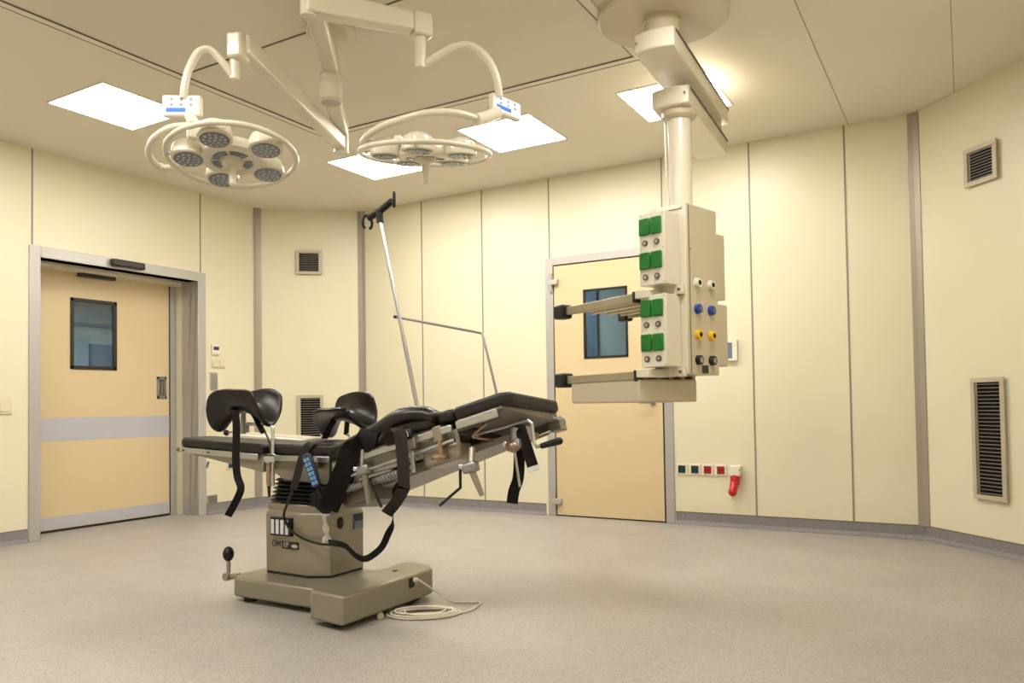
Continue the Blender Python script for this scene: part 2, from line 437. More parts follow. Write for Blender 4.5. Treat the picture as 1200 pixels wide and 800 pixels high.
# ------------------------------------------------------------------ ceiling lights (the room's only light)
def ceiling_light(x, y, label, sx=.585, sy=.59):
    t = thing('ceiling_light', label, 'ceiling light', (x, y, H), 0, 'square recessed ceiling lights', local=True)
    fr = MB()
    for a, b in (((-sx / 2 - .012, -sy / 2 - .012), (sx / 2 + .012, -sy / 2)), ((-sx / 2 - .012, sy / 2), (sx / 2 + .012, sy / 2 + .012)),
                 ((-sx / 2 - .012, -sy / 2), (-sx / 2, sy / 2)), ((sx / 2, -sy / 2), (sx / 2 + .012, sy / 2))):
        fr.box((a[0], a[1], -.006), (b[0], b[1], .002))
    fr.build('frame', 'white', t)
    MB().box((-sx / 2, -sy / 2, -.003), (sx / 2, sy / 2, .001)).build('diffuser', 'diffuser', t, smooth=False)
    return t
L0 = ceiling_light(-4.83, 3.14, 'glowing square ceiling light above the sliding door wall, leftmost of the lights')
del L0['group']; L0['group'] = 'square recessed ceiling lights'
for x, y, lab in ((-4.19, 5.04, 'glowing square ceiling light partly behind the right round lamp head, second from left'),
                  (-2.87, 5.0, 'glowing square ceiling light beside the control panel of the right round lamp'),
                  (-1.62, 5.0, 'glowing square ceiling light half hidden behind the supply column arms'),
                  (-0.70, 3.05, 'ceiling light on the right side of the room, outside the picture'),
                  (-4.19, 1.06, 'ceiling light in the near row of the room, left one'),
                  (-2.87, 1.06, 'ceiling light in the near row of the room, middle one'),
                  (-1.62, 1.06, 'ceiling light in the near row of the room, right one')):
    dup_tree(L0, (x, y, H), label=lab)

# ------------------------------------------------------------------ sliding door (left wall)
XD = -6.45
F = XL + .012
fb = MB()
fb.box((XL - .22, DY0 - .085, 0), (F, DY0, DZ + .085)); fb.box((XL - .22, DY1, 0), (F, DY1 + .085, DZ + .085)); fb.box((XL - .22, DY0, DZ), (F, DY1, DZ + .085))
d1 = struct('door_1', fb, 'alu', bevel=.004)
MB().box((XD - .12, DY0 - .30, 2.142), (XL - .22, DY1 + .10, DZ + .09)).box((XD - .02, DY0 - .06, 0), (XL - .22, DY0 - .001, DZ)).box((XD + .0, DY1 + .005, 0), (XL - .22, DY1 + .08, DZ)).build('reveal', 'wall', d1, smooth=False)
MB().box((XD - .045, 3.20, .02), (XD, 4.695, 2.15)).build('door_leaf', 'door', d1, bevel=.002)
MB().box((XD - .001, 3.20, .74), (XD + .002, 4.695, .93)).build('bumper_stripe', 'stripe', d1, smooth=False)
MB().box((XD - .001, 3.20, .028), (XD + .002, 4.695, .125)).build('kick_strip', 'stripe', d1, smooth=False)
MB().box((XD - .03, 4.705, 0), (XD + .004, 4.775, DZ)).build('closing_post', 'alu', d1, smooth=False)
MB().box((XD - .02, 4.694, .02), (XD + .003, 4.704, 2.15)).build('seal', 'blackgap', d1, smooth=False)
MB().box((XD - .05, 3.2, .0), (XD - .003, 4.7, .022)).build('seal', 'blackgap', d1, smooth=False)
# vision panel: frame, glass, and a corridor behind
wy0, wy1, wz0, wz1 = 3.76, 4.17, 1.335, 1.935
b = MB()
for a, c in (((wy0, wz0), (wy1, wz0 + .03)), ((wy0, wz1 - .03), (wy1, wz1)), ((wy0, wz0), (wy0 + .028, wz1)), ((wy1 - .035, wz0), (wy1, wz1))):
    b.box((XD - .001, a[0], a[1]), (XD + .012, c[0], c[1]))
wf = b.build('window_frame', 'dark', d1, bevel=.003)
# the leaf is cut open behind the glass
cut = [o for o in d1.children if o.name.startswith('door_leaf')][0]
bpy.data.objects.remove(cut)
b = MB()
b.box((XD - .045, 3.20, .02), (XD, wy0 + .01, 2.15)); b.box((XD - .045, wy1 - .01, .02), (XD, 4.695, 2.15))
b.box((XD - .045, wy0 + .01, .02), (XD, wy1 - .01, wz0 + .01)); b.box((XD - .045, wy0 + .01, wz1 - .01), (XD, wy1 - .01, 2.15))
b.build('door_leaf', 'door', d1, smooth=False)
MB().box((XD - .012, wy0 + .01, wz0 + .01), (XD - .006, wy1 - .01, wz1 - .01)).build('pane', 'glass', d1, smooth=False)
# recessed pull handle
b = MB()
for a, c in (((4.565, 1.085), (4.665, 1.115)), ((4.565, 1.262), (4.665, 1.292)), ((4.565, 1.085), (4.590, 1.292)), ((4.645, 1.085), (4.665, 1.292))):
    b.box((XD - .001, a[0], a[1]), (XD + .006, c[0], c[1]))
h = b.build('door_handle', 'steel_dull', d1, bevel=.002)
MB().box((XD - .0005, 4.59, 1.115), (XD + .001, 4.645, 1.262)).build('finger_recess', 'taupe_dark', h, smooth=False)
MB().cyl((XD + .004, 4.62, 1.125), (XD + .004, 4.62, 1.25), .006, n=10).build('pull_bar', 'chrome', h)
MB().box((XL - .285, 3.80, 2.112), (XL - .235, 4.12, 2.141)).build('lock_bar', 'dark', d1, bevel=.004)
tag(MB().box((F, 3.90, 2.188), (F + .05, 4.20, 2.245)).build('motion_sensor', 'dark', None, bevel=.012, seg=3), 'long black motion sensor on the header of the sliding door frame', 'sensor')

# corridor behind the sliding door (structure, seen through the pane)
cx0, cx1, cy0, cy1 = -12.6, -6.57, 2.4, 10.2
b = MB(); b.box((cx0 - .1, cy0, 0), (cx0, cy1, H)).box((cx0, cy0 - .1, 0), (cx1, cy0, H)).box((cx0, cy1, 0), (cx1, cy1 + .1, H)).box((cx0, cy0, 2.7), (cx1, cy1, 2.75))
struct('wall_corridor_left', b, 'corridor_wall', smooth=False)
b = MB(); b.box((cx0, 7.66, 0), (cx0 + .03, 8.36, 2.1))
struct('door_3', b, 'corridor_door', smooth=False)
b = MB(); b.box((cx0, cy0, 2.38), (cx0 + .05, cy1, 2.44))
struct('trim_%d' % k, b, 'corridor_door', smooth=False); k += 1
tag(MB().box((-10.4, 4.4, 2.67), (-9.8, 8.6, 2.699)).build('added_fill_light', 'added_fill_light', None, smooth=False), 'added cool fill light, out of view in the corridor beyond the sliding door', 'ceiling light')  # unseen strip added to light the corridor

# ------------------------------------------------------------------ hinged door (back wall)
YF = YC - .012
fw = .072
b = MB()
b.box((DX0 - fw + .01, YF, 0), (DX0 + .012, YC + .12, DCZ + .055)); b.box((DX1 - .012, YF, 0), (DX1 + fw - .01, YC + .12, DCZ + .055))
b.box((DX0, YF, DCZ - .012), (DX1, YC + .12, DCZ + .055))
d2 = struct('door_2', b, 'alu', bevel=.004)
qx0, qx1, qz0, qz1 = -2.855, -2.445, 1.37, 1.972
lx0, lx1, lz1 = DX0 + .022, DX1 - .026, DCZ - .022
b = MB()
b.box((lx0, YC - .006, .012), (qx0 + .012, YC + .04, lz1)); b.box((qx1 - .012, YC - .006, .012), (lx1, YC + .04, lz1))
b.box((qx0 + .012, YC - .006, .012), (qx1 - .012, YC + .04, qz0 + .012)); b.box((qx0 + .012, YC - .006, qz1 - .012), (qx1 - .012, YC + .04, lz1))
b.build('door_leaf', 'door', d2, smooth=False)
b = MB().box((lx0 - .012, YC, 0), (lx0 - .001, YC + .05, lz1 + .01)).box((lx1 + .001, YC, 0), (lx1 + .016, YC + .05, lz1 + .01)).box((lx0, YC, lz1 + .001), (lx1, YC + .05, lz1 + .01)).box((lx0, YC + .004, .0), (lx1, YC + .04, .011))
b.build('seal', 'blackgap', d2, smooth=False)
b = MB()
for a, c in (((qx0, qz0), (qx1, qz0 + .02)), ((qx0, qz1 - .02), (qx1, qz1)), ((qx0, qz0), (qx0 + .02, qz1)), ((qx1 - .02, qz0), (qx1, qz1))):
    b.box((a[0], YC - .012, a[1]), (c[0], YC - .004, c[1]))
b.build('window_frame', 'rubber', d2, bevel=.003)
MB().box((qx0 + .012, YC + .008, qz0 + .012), (qx1 - .012, YC + .014, qz1 - .012)).build('pane', 'glass', d2, smooth=False)
for z in (2.06, .13):
    hb = MB().cyl((lx0 - .022, YF - .012, z - .085), (lx0 - .022, YF - .012, z + .085), .014, n=14).build('hinge', 'alu', d2)
    MB().box((lx0 - .045, YF - .028, z - .024), (lx0 + .05, YF - .001, z + .024)).build('hinge_leaf', 'alu', hb, bevel=.003)
hd = MB().cyl((-2.235, YC - .006, .985), (-2.235, YC - .018, .985), .026, n=24).build('door_handle', 'steel_dull', d2)
MB().tube([(-2.235, YC - .01, .985), (-2.235, YC - .055, .985), (-2.25, YC - .06, .985), (-2.34, YC - .06, .985)], .009, n=10, smooth=4).build('lever', 'steel_dull', hd)
# room beyond the hinged door
rx0, rx1, ry0, ry1 = -5.2, -1.6, YC + .2, YC + 2.5
b = MB(); b.box((rx0, ry1, 0), (rx1, ry1 + .1, H)).box((rx0 - .1, ry0, 0), (rx0, ry1, H)).box((rx1, ry0, 0), (rx1 + .1, ry1, H)).box((rx0, ry0, 2.5), (rx1, ry1, 2.55))
struct('wall_back_room', b, 'corridor_wall', smooth=False)
for x0, x1, mn in ((-4.62, -4.45, 'corridor_door'), (-4.2, -3.82, 'corridor_door'), (-4.9, -4.75, 'taupe_dark')):
    struct('trim_%d' % k, MB().box((x0, ry1 - .04, 0), (x1, ry1, 2.5)), mn, smooth=False); k += 1
tag(MB().box((-4.9, YC + 1.5, 2.47), (-3.9, YC + 1.8, 2.499)).build('added_fill_light', 'added_fill_light', None, smooth=False), 'added cool fill light, out of view in the room beyond the hinged door', 'ceiling light')  # unseen strip added to light the room behind the door

# ------------------------------------------------------------------ wall vents
def vent(name, w_, z0, z1, nsl, label, group, pitch_bars=0):
    t = thing(name, label, 'air vent', (0, 0, z0), 0, group, local=True)
    h_ = z1 - z0; fwid = .03
    b = MB()
    for a, c in (((-w_ / 2, 0), (w_ / 2, fwid)), ((-w_ / 2, h_ - fwid), (w_ / 2, h_)), ((-w_ / 2, fwid), (-w_ / 2 + fwid, h_ - fwid)), ((w_ / 2 - fwid, fwid), (w_ / 2, h_ - fwid))):
        b.box((a[0], -.012, a[1]), (c[0], .0, c[1]))
    b.build('frame', 'vent', t, bevel=.002)
    b = MB(); step = (h_ - 2 * fwid) / nsl
    for i in range(nsl):
        z = fwid + step * (i + .5)
        b.box((-w_ / 2 + fwid, -.006, -.0017), (w_ / 2 - fwid, .003, .0017), Matrix.Translation((0, 0, z)) @ Matrix.Rotation(R(10), 4, 'X'))
    b.build('louvre', 'slat', t, smooth=False)
    MB().box((-w_ / 2 + fwid, .0125, fwid), (w_ / 2 - fwid, .014, h_ - fwid)).build('duct_shade', 'void', t, smooth=False)  # thin black sheet carries the shade behind the louvres
    return t
def place_vent(t, P, nrm, z, label):
    """P on the wall line; nrm = inward normal. local -Y looks into the room"""
    t.location = (P[0] + nrm[0] * .019, P[1] + nrm[1] * .019, z)
    t.rotation_euler = (0, 0, math.atan2(nrm[1], nrm[0]) + R(90))
    t['label'] = label
dB = (BC - AB).normalized(); nB = (dB.y, -dB.x); dD = (DE - CD).normalized(); nD = (dD.y, -dD.x)
v1 = vent('wall_vent', .252, 0, .247, 10, 'x', 'small square wall vents')
place_vent(v1, (-5.757, 5.808), nB, 2.337, 'small square vent high on the left corner wall, above the leg support pads')
v2 = dup_tree(v1, (0, 0, 0)); place_vent(v2, (.130, 5.745), nD, 2.337, 'small square vent high on the right corner wall')
v3 = vent('wall_vent', .252, 0, .77, 30, 'x', 'tall louvred wall vents')
place_vent(v3, (-5.753, 5.812), nB, .34, 'tall louvred vent low on the left corner wall, seen behind the operating table')
v4 = dup_tree(v3, (0, 0, 0)); place_vent(v4, (.130, 5.745), nD, .34, 'tall louvred vent low on the right corner wall')

# ------------------------------------------------------------------ small wall fittings
def plate_thing(name, label, cat, P, n, size, depth, matn, group=None, bevel=.004):
    """P = centre on wall face, n inward normal; local: x along wall, z up, -y out"""
    t = thing(name, label, cat, (P[0], P[1], P[2] - size[1] / 2), math.atan2(n[1], n[0]) + R(90), group, local=True)
    MB().box((-size[0] / 2, -depth, 0), (size[0] / 2, 0, size[1])).build('wall_plate', matn, t, bevel=bevel)
    return t
def socket_panel(x, col, label):
    t = plate_thing('wall_socket', label, 'socket', (x, YC, .443), (0, -1), (.088, .088), .012, 'plastic_white', 'square mains sockets in a row on the back wall')
    f = MB().box((-.030, -.017, .014), (.030, -.010, .074)).build('socket_insert', col, t, bevel=.004)
    MB().cyl((-.010, -.0175, .044), (-.010, -.0165, .044), .005, n=12).build('hole', 'void', f)
    MB().cyl((.010, -.0175, .044), (.010, -.0165, .044), .005, n=12).build('hole', 'void', f)
for x, c, lab in ((-2.003, 'dark_green', 'dark green square socket nearest the hinged door frame'), (-1.896, 'dark_green', 'dark green square socket beside the red sockets, second in the row'),
                  (-1.793, 'dark_red', 'red square socket next to the green ones, third in the row'), (-1.688, 'dark_red', 'red square socket, last in the row before the red plug')):
    socket_panel(x, c, lab)
# industrial socket with a red plug
t = thing('industrial_socket', 'white box socket with a red angled plug on the back wall', 'socket', (-1.56, YC, .20))
MB().box((-1.605, YC - .075, .405), (-1.520, YC, .487)).build('socket_housing', 'plastic_white', t, bevel=.008)
MB().cyl((-1.565, YC - .04, .41), (-1.573, YC - .05, .335), .036, .034, n=28).build('plug_collar', 'red', t)
b = MB().cyl((-1.573, YC - .05, .345), (-1.575, YC - .09, .295), .034, .030, n=28).ball((-1.577, YC - .095, .285), .033, (1, 1, 1))
b.build('plug_body', 'red', t)
MB().cyl((-1.577, YC - .09, .262), (-1.577, YC - .085, .225), .016, .012, n=16).build('cap_ring', 'plastic_white', t)
MB().cyl((-1.524, YC - .076, .455), (-1.524, YC - .079, .455), .008, n=12).build('screw', 'steel_dull', t)
# room controller right of supply column
t = plate_thing('thermostat', 'white wall controller with a tall grey display beside the supply column', 'thermostat', (-1.585, YC, 1.382), (0, -1), (.10, .165), .03, 'plastic_white')
MB().box((-.042, -.032, .02), (.012, -.0295, .145)).build('display', 'lcd', t, bevel=.002)
MB().box((.022, -.033, .11), (.040, -.0295, .13)).build('button', 'plastic_cream', t, bevel=.002)
# left wall cluster
t = plate_thing('thermostat', 'small white thermostat with a blue display right of the sliding door', 'thermostat', (XL, 4.957, 1.545), (1, 0), (.085, .10), .02, 'plastic_white')
MB().box((-.028, -.022, .045), (.034, -.0195, .078)).build('display', 'lcd_blue', t, bevel=.001)
MB().box((-.01, -.0225, .014), (.02, -.0195, .026)).build('button', 'plastic_cream', t, bevel=.002)
t = plate_thing('light_switch', 'ivory double rocker switch under the small thermostat', 'switch', (XL, 4.996, 1.415), (1, 0), (.155, .085), .010, 'plastic_cream')
for sx in (-1, 1):
    MB().box((sx * .038 - .030, -.016, .012), (sx * .038 + .030, -.009, .073)).build('rocker', 'plastic_cream', t, bevel=.003)
t = plate_thing('elbow_switch', 'tall grey metal push plate on the wall beside the sliding door', 'switch', (XL, 4.941, 1.245), (1, 0), (.085, .17), .012, 'alu')
MB().box((-.032, -.018, .012), (.032, -.011, .158)).build('push_plate', 'steel_dull', t, bevel=.003)
t = plate_thing('light_switch', 'ivory triple switch plate at the far left edge, left of the sliding door', 'switch', (XL, 3.01, 1.03), (1, 0), (.26, .125), .010, 'plastic_cream')
for i in (-1, 0, 1):
    MB().box((i * .078 - .034, -.016, .018), (i * .078 + .034, -.009, .107)).build('rocker', 'plastic_cream', t, bevel=.003)
t = plate_thing('floor_grille', 'small brown grille just above the floor beside the sliding door frame', 'vent', (XL, 4.92, .14), (1, 0), (.115, .08), .008, 'vent')
b = MB()
for i in range(5): b.box((-.05, -.0105, .010 + i * .0135), (.05, -.0075, .018 + i * .0135))
b.build('louvre', 'taupe_dark', t, smooth=False)
t = plate_thing('wall_socket', 'green and white socket low on the left wall behind the leg section of the table', 'socket', (XL, 5.13, .445), (1, 0), (.085, .085), .012, 'plastic_white')
MB().box((-.028, -.017, .014), (.028, -.010, .071)).build('socket_insert', 'dark_green', t, bevel=.004)

# ------------------------------------------------------------------ ceiling supply unit (pendant)
PX, PY = -1.30, 3.83
t = thing('ceiling_supply_unit', 'cream ceiling mounted medical supply column with jointed arms, sockets and shelves', 'medical supply unit', (PX, PY, H))
MB().lathe([(0, H), (.333, H), (.333, H - .045), (.322, H - .055), (0, H - .055)], (PX, PY, 0), n=64).build('ceiling_plate', 'pendant_body', t)  # darker enamel puts the plate's weaker light into its colour
MB().lathe([(.098, H - .055), (.098, H - .075), (.092, H - .08), (.092, 2.85), (0, 2.85)], (PX - .005, PY - .005, 0), n=40).build('collar', 'pendant_body', t)
def arm_box(x0, x1, y0, y1, z0, z1, lean):
    """long closed arm with a bowed near end; lean = x shift per metre"""
    n = 8; pts = []
    for i in range(n + 1):
        a = i / n; pts.append((x0 + (x1 - x0) * a, y0 - .022 * math.sin(math.pi * a)))
    pts += [(x1 + lean * (y1 - y0), y1), (x0 + lean * (y1 - y0), y1)]
    return pts
A1 = MB().prism(arm_box(-1.415, -1.205, 3.715, 4.98, 0, 0, -.05), 2.752, 2.852)
a1 = A1.build('arm', 'pendant', t, bevel=.008, seg=3)
# side channel and end caps
MB().box((-1.2045, 3.74, 2.838), (-1.200, 4.97, 2.846), Matrix.Identity(4)).build('channel', 'joint', a1, smooth=False, mtx=Matrix.Translation((-1.2045, 3.74, 0)) @ Matrix.Rotation(R(2.86), 4, 'Z') @ Matrix.Translation((1.2045, -3.74, 0)))
MB().lathe([(0, 2.752), (.085, 2.752), (.085, 2.70), (0, 2.70)], (-1.375, 4.88, 0), n=36).build('joint', 'pendant_body', t)
A2 = MB().prism(arm_box(-1.462, -1.252, 4.095, 5.12, 0, 0, -.06), 2.60, 2.70)
a2 = A2.build('arm', 'pendant', t, bevel=.008, seg=3)
MB().box((-1.2515, 4.12, 2.686), (-1.247, 5.11, 2.694)).build('channel', 'joint', a2, smooth=False, mtx=Matrix.Translation((-1.2515, 4.12, 0)) @ Matrix.Rotation(R(3.43), 4, 'Z') @ Matrix.Translation((1.2515, -4.12, 0)))
for px_, py_, pz_ in ((-1.272, 4.083, 2.655), (-1.398, 3.705, 2.80)):
    MB().cyl((px_, py_ + .01, pz_), (px_, py_ - .012, pz_), .005, n=10).build('screw', 'steel_dull', t)
CXp, CYp = -1.345, 4.205
MB().lathe([(0, 2.60), (.098, 2.60), (.095, 2.565), (.078, 2.552), (0, 2.552)], (CXp, CYp, 0), n=40).build('joint', 'pendant_body', t)
MB().lathe([(0, 2.553), (.064, 2.553), (.064, 2.04), (0, 2.04)], (CXp, CYp, 0), n=40).build('column', 'white', t)
MB().tube([(CXp - .075, CYp - .03, 2.55), (CXp - .072, CYp - .028, 2.3), (CXp - .075, CYp - .03, 2.06)], .006, n=8).build('cable', 'white', t)
# housing (turned 14.9 degrees)
ang = R(-14.9)
nv = Vector((math.cos(ang), math.sin(ang), 0)); tv = Vector((-nv.y, nv.x, 0))      # nv: outlet face normal, tv: towards the back
K = Vector((-1.232, 3.935, 0))                                                     # near corner
def HB(n0, n1, t0, t1, z0, z1, mb=None):
    """box in housing coordinates: n from near corner leftwards negative, t backwards"""
    mb = mb or MB()
    mt = Matrix(((nv.x, tv.x, 0, K.x), (nv.y, tv.y, 0, K.y), (0, 0, 1, 0), (0, 0, 0, 1)))
    return mb.box((n0, t0, z0), (n1, t1, z1), mt)
MT = Matrix(((nv.x, tv.x, 0, K.x), (nv.y, tv.y, 0, K.y), (0, 0, 1, 0), (0, 0, 0, 1)))
hs = HB(-.185, 0, 0, .30, 1.125, 2.02).build('housing', 'pendant_body', t, bevel=.006)
MB().lathe([(0, 2.062), (.082, 2.062), (.086, 2.02), (0, 2.02)], (CXp, CYp, 0), n=40).build('collar', 'white', t)
HB(-.188, -.002, -.005, 0, 1.128, 2.016).build('side_plate', 'pendant', t, bevel=.003)
HB(.0005, .003, .018, .022, 1.13, 2.01).build('edge_profile', 'joint', t, smooth=False)
HB(-.205, -.02, -.02, -.005, 1.99, 2.015).build('top_rail', 'pendant', t, bevel=.003)
# socket boxes on the left face
def socket_box(z0, z1, dn=0.0):
    sb = HB(-.198, -.040, -.14, -.005, z0, z1).build('socket_box', 'pendant', t, bevel=.007, seg=3)
    h_ = z1 - z0
    HB(-.195, -.043, -.142, -.1395, z0 + .003, z1 - .003).build('face_plate', 'white', sb, bevel=.002)
    for row in (0, 1):
        for c in (0, 1):
            n0 = -.190 + c * .072; zz = z1 - .028 - row * h_ * .47
            HB(n0, n0 + .064, -.158, -.142, zz - .088, zz).build('socket_lid', 'green', sb, bevel=.006)
            mb = MB(); ctr = (n0 + .032, -.142, zz - .128)
            mb.cyl((ctr[0], -.142, ctr[2]), (ctr[0], -.149, ctr[2]), .016, n=18)
            mb.build('equipotential_socket', 'taupe_dark', sb, mtx=MT)
            MB().cyl((ctr[0], -.147, ctr[2]), (ctr[0], -.1505, ctr[2]), .008, n=14).build('contact_pin', 'steel', sb, mtx=MT)
    for n0 in (-.189, -.049):
        for z in (z0 + .012, z1 - .012, (z0 + z1) / 2):
            MB().cyl((n0, -.141, z), (n0, -.1435, z), .0035, n=8).build('screw', 'steel_dull', sb, mtx=MT)
socket_box(1.588, 1.965); socket_box(1.165, 1.540)
# brackets under each box
for z in (1.541, 1.115):
    bk = HB(-.19, -.01, -.035, -.005, z, z + .05).build('bracket', 'pendant', t, bevel=.003)
    for n0 in (-.175, -.03):
        MB().cyl((n0, -.034, z + .025), (n0, -.043, z + .025), .008, n=12).build('screw', 'joint', bk, mtx=MT)
# boxes on the far side
for z0, z1, e in ((1.54, 1.90, .07), (1.175, 1.515, .085)):
    HB(-.06, -.005, .30, .30 + e + .02, z0, z1).build('rear_box', 'pendant_body', t, bevel=.005)
# gas outlets
for z, mn, rim in ((1.607, 'white', 0), (1.470, 'blue', 1), (1.335, 'yellow', 2), (1.202, 'black_gloss', 3)):
    for tt in (.085, .218):
        o = MB().cyl((0, tt, z), (.022, tt, z), .027, .024, n=28).build('gas_outlet', mn, t, mtx=MT)
        if rim != 1:
            MB().cyl((.0215, tt, z), (.024, tt, z), .013 if rim != 3 else .016, n=20).build('outlet_port', 'void' if rim != 3 else 'steel_dull', o, mtx=MT)
        else:
            MB().cyl((.0215, tt, z), (.027, tt, z), .012, n=20).build('outlet_port', 'lcd', o, mtx=MT)
HB(.0005, .002, .125, .185, 1.134, 1.176).build('label_plate', 'ink', t, smooth=False)
MB().cyl((0, .03, 1.78), (.003, .03, 1.78), .004, n=10).build('screw', 'taupe_dark', t, mtx=MT)
# shelves: direction 60 degrees left of +y
d1v = Vector((-.866, .5, 0)); d2v = Vector((.5, .866, 0))
def SH(P, mb, a, b):
    return mb.box(a, b, Matrix(((d1v.x, d2v.x, 0, P.x), (d1v.y, d2v.y, 0, P.y), (0, 0, 1, 0), (0, 0, 0, 1))))
def SM(P): return Matrix(((d1v.x, d2v.x, 0, P.x), (d1v.y, d2v.y, 0, P.y), (0, 0, 1, 0), (0, 0, 0, 1)))
SP = Vector((-1.49, 3.84, 0))
def shelf(z, L, W, drawer):
    s_ = SH(SP, MB(), (0, .03, z - .012), (L, W, z)).build('shelf', 'pendant', t, bevel=.002)
    for w0 in (0, W - .01):
        r_ = SH(SP, MB(), (0, w0, z - .035), (L + .02, w0 + .028, z + .012)).build('equipment_rail', 'rail', s_, bevel=.004)
    for i in range(4):
        w0 = .07 + i * (W - .14) / 3
        SH(SP, MB(), (.0, w0 - .014, z - .026), (L, w0 + .014, z - .012)).build('rib', 'pendant_body', s_, bevel=.003)
    g_ = SH(SP, MB(), (L + .02, -.03, z - .055), (L + .115, .05, z + .03)).build('grip', 'rubber', s_, bevel=.014, seg=3)
    SH(SP, MB(), (L + .02, W - .03, z - .05), (L + .10, W + .04, z + .025)).build('grip', 'rubber', s_, bevel=.014, seg=3) if not drawer else None
    SH(SP, MB(), (-.015, -.012, z - .04), (.0, .035, z + .018)).build('clip', 'rubber', s_, bevel=.002)
    return s_
su = shelf(1.545, .62, .47, False)
sl = shelf(1.135, .62, .40, True)
SH(SP, MB(), (.02, .40, 1.488), (.32, .47, 1.508)).build('cable_tray', 'rubber', su, bevel=.003)
# mounting arms from shelf to housing
for z in (1.545, 1.135):
    MB().tube([SP + Vector((0, 0, z)) + d2v * .02, SP + Vector((0, 0, z)) - d1v * .05 + d2v * .03, K - nv * .15 - tv * .01 + Vector((0, 0, z))], .02, n=12,
              prof=[(-.03, -.022), (.03, -.022), (.03, .022), (-.03, .022)], up=(0, 0, 1)).build('bracket', 'pendant', t, bevel=.005)
# drawer unit below
dr = SH(SP, MB(), (-.02, .0, .983), (.60, .41, 1.106)).build('drawer', 'pendant_body', t, bevel=.012, seg=3)
SH(SP, MB(), (.02, -.001, 1.10), (.58, .001, 1.103)).build('drawer_lip', 'joint', dr, smooth=False)

# ------------------------------------------------------------------ surgical lamps
SX, SY = -2.855, 3.05
t = thing('lamp_ceiling_mount', 'cream ceiling mount tube that carries the two round operating lamps', 'lamp mount', (SX, SY, H))
hexp = [(SX + .135 * math.cos(R(a)), SY + .135 * math.sin(R(a))) for a in range(22, 382, 45)]
MB().prism(hexp, H - .05, H - .0195).build('ceiling_plate', 'lampwhite', t, bevel=.006)
MB().lathe([(.085, H - .05), (.085, H - .075), (0, H - .075)], (SX, SY, 0), n=32).build('collar', 'lampwhite', t)
MB().lathe([(0, H - .07), (.05, H - .07), (.05, 2.60), (0, 2.60)], (SX, SY, 0), n=32).build('tube', 'lampwhite', t)
MB().lathe([(0, 2.60), (.054, 2.60), (.052, 2.585), (0, 2.583)], (SX, SY, 0), n=32).build('end_cap', 'vent', t)

def bar(p, q, w0, h0, w1=None, h1=None):
    """tapered rectangular beam from p to q"""
    p = Vector(p); q = Vector(q); d = (q - p).normalized(); s_ = d.cross(Vector((0, 0, 1))).normalized(); u = s_.cross(d)
    w1 = w1 or w0; h1 = h1 or h0; mb = MB(); L = []
    for P, w_, h_ in ((p, w0, h0), (q, w1, h1)):
        L.append([P + s_ * a * w_ / 2 + u * c * h_ / 2 for a, c in ((-1, -1), (1, -1), (1, 1), (-1, 1))])
    mb.loft(L); return mb

def lamp_head(t, C, nrm, right, ring_r=.30):
    """round five-pod head: C centre, nrm = light direction (down), right = image right"""
    n = Vector(nrm).normalized(); x = Vector(right); x = (x - n * x.dot(n)).normalized(); y = (-n).cross(x)
    z = -n
    mt = Matrix(((x.x, y.x, z.x, C[0]), (x.y, y.y, z.y, C[1]), (x.z, y.z, z.z, C[2]), (0, 0, 0, 1)))
    ring = [(ring_r * math.cos(2 * math.pi * i / 64), ring_r * math.sin(2 * math.pi * i / 64), 0) for i in range(64)]
    rg = MB().tube(ring, .0125, n=12, closed=True).build('handle_ring', 'lampwhite', t, mtx=mt)
    hub = MB().lathe([(0, .05), (.085, .05), (.122, .03), (.134, .0), (.130, -.018), (.09, -.024), (.088, -.018), (0, -.018)], n=48).build('lamp_hub', 'lampwhite', t, mtx=mt)
    # dark slots between hub and centre knob
    mb = MB()
    for a0, a1_ in ((20, 80), (92, 160), (172, 215), (300, 350)):
        out = []; inn = []
        for i in range(9):
            a = R(a0 + (a1_ - a0) * i / 8); out.append((.083 * math.cos(a), -.083 * math.sin(a))); inn.append((.054 * math.cos(a), -.054 * math.sin(a)))
        mb.prism(out + inn[::-1], -.0225, -.018)
    mb.build('sensor_window', 'lens', hub, smooth=False, mtx=mt)
    kb = MB().lathe([(0, -.018), (.050, -.018), (.044, -.036), (.026, -.044), (0, -.044)], n=32).build('centre_knob', 'lampwhite', t, mtx=mt)
    MB().lathe([(0, -.04), (.017, -.04), (.0145, -.115), (.016, -.128), (.012, -.134), (0, -.134)], n=20).build('sterile_handle', 'plastic_white', kb, mtx=mt)
    for a in (94, 166, 238, 310, 22):
        ca, sa = math.cos(R(a)), -math.sin(R(a)); rp = .178
        pod = MB().lathe([(0, .058), (.04, .056), (.062, .040), (.070, .015), (.072, -.016), (.066, -.021), (0, -.021)], (rp * ca, rp * sa, 0), n=32).build('led_pod', 'lampwhite', t, mtx=mt)
        MB().lathe([(0, -.0205), (.060, -.0205), (.058, -.0245), (0, -.0245)], (rp * ca, rp * sa, 0), n=32).build('lens', 'lens', pod, mtx=mt)
        mb = MB()
        for (rr, cnt) in ((.0, 1), (.022, 6), (.043, 11)):
            for j in range(cnt):
                b_ = 2 * math.pi * j / cnt
                mb.ball((rp * ca + rr * math.cos(b_), rp * sa + rr * math.sin(b_), -.0245), .0065, (1, 1, .5), u=8, v=6)
        mb.build('led_beads', 'led', pod, mtx=mt)
        # spokes: hub to pod, pod to ring
        MB().tube([(.11 * ca, .11 * sa, .01), (.15 * ca, .15 * sa, .012)], .014, n=10).tube([((rp + .06) * ca, (rp + .06) * sa, .006), (ring_r * ca, ring_r * sa, .0)], .009, n=10).build('spoke', 'lampwhite', t, mtx=mt)
    return mt

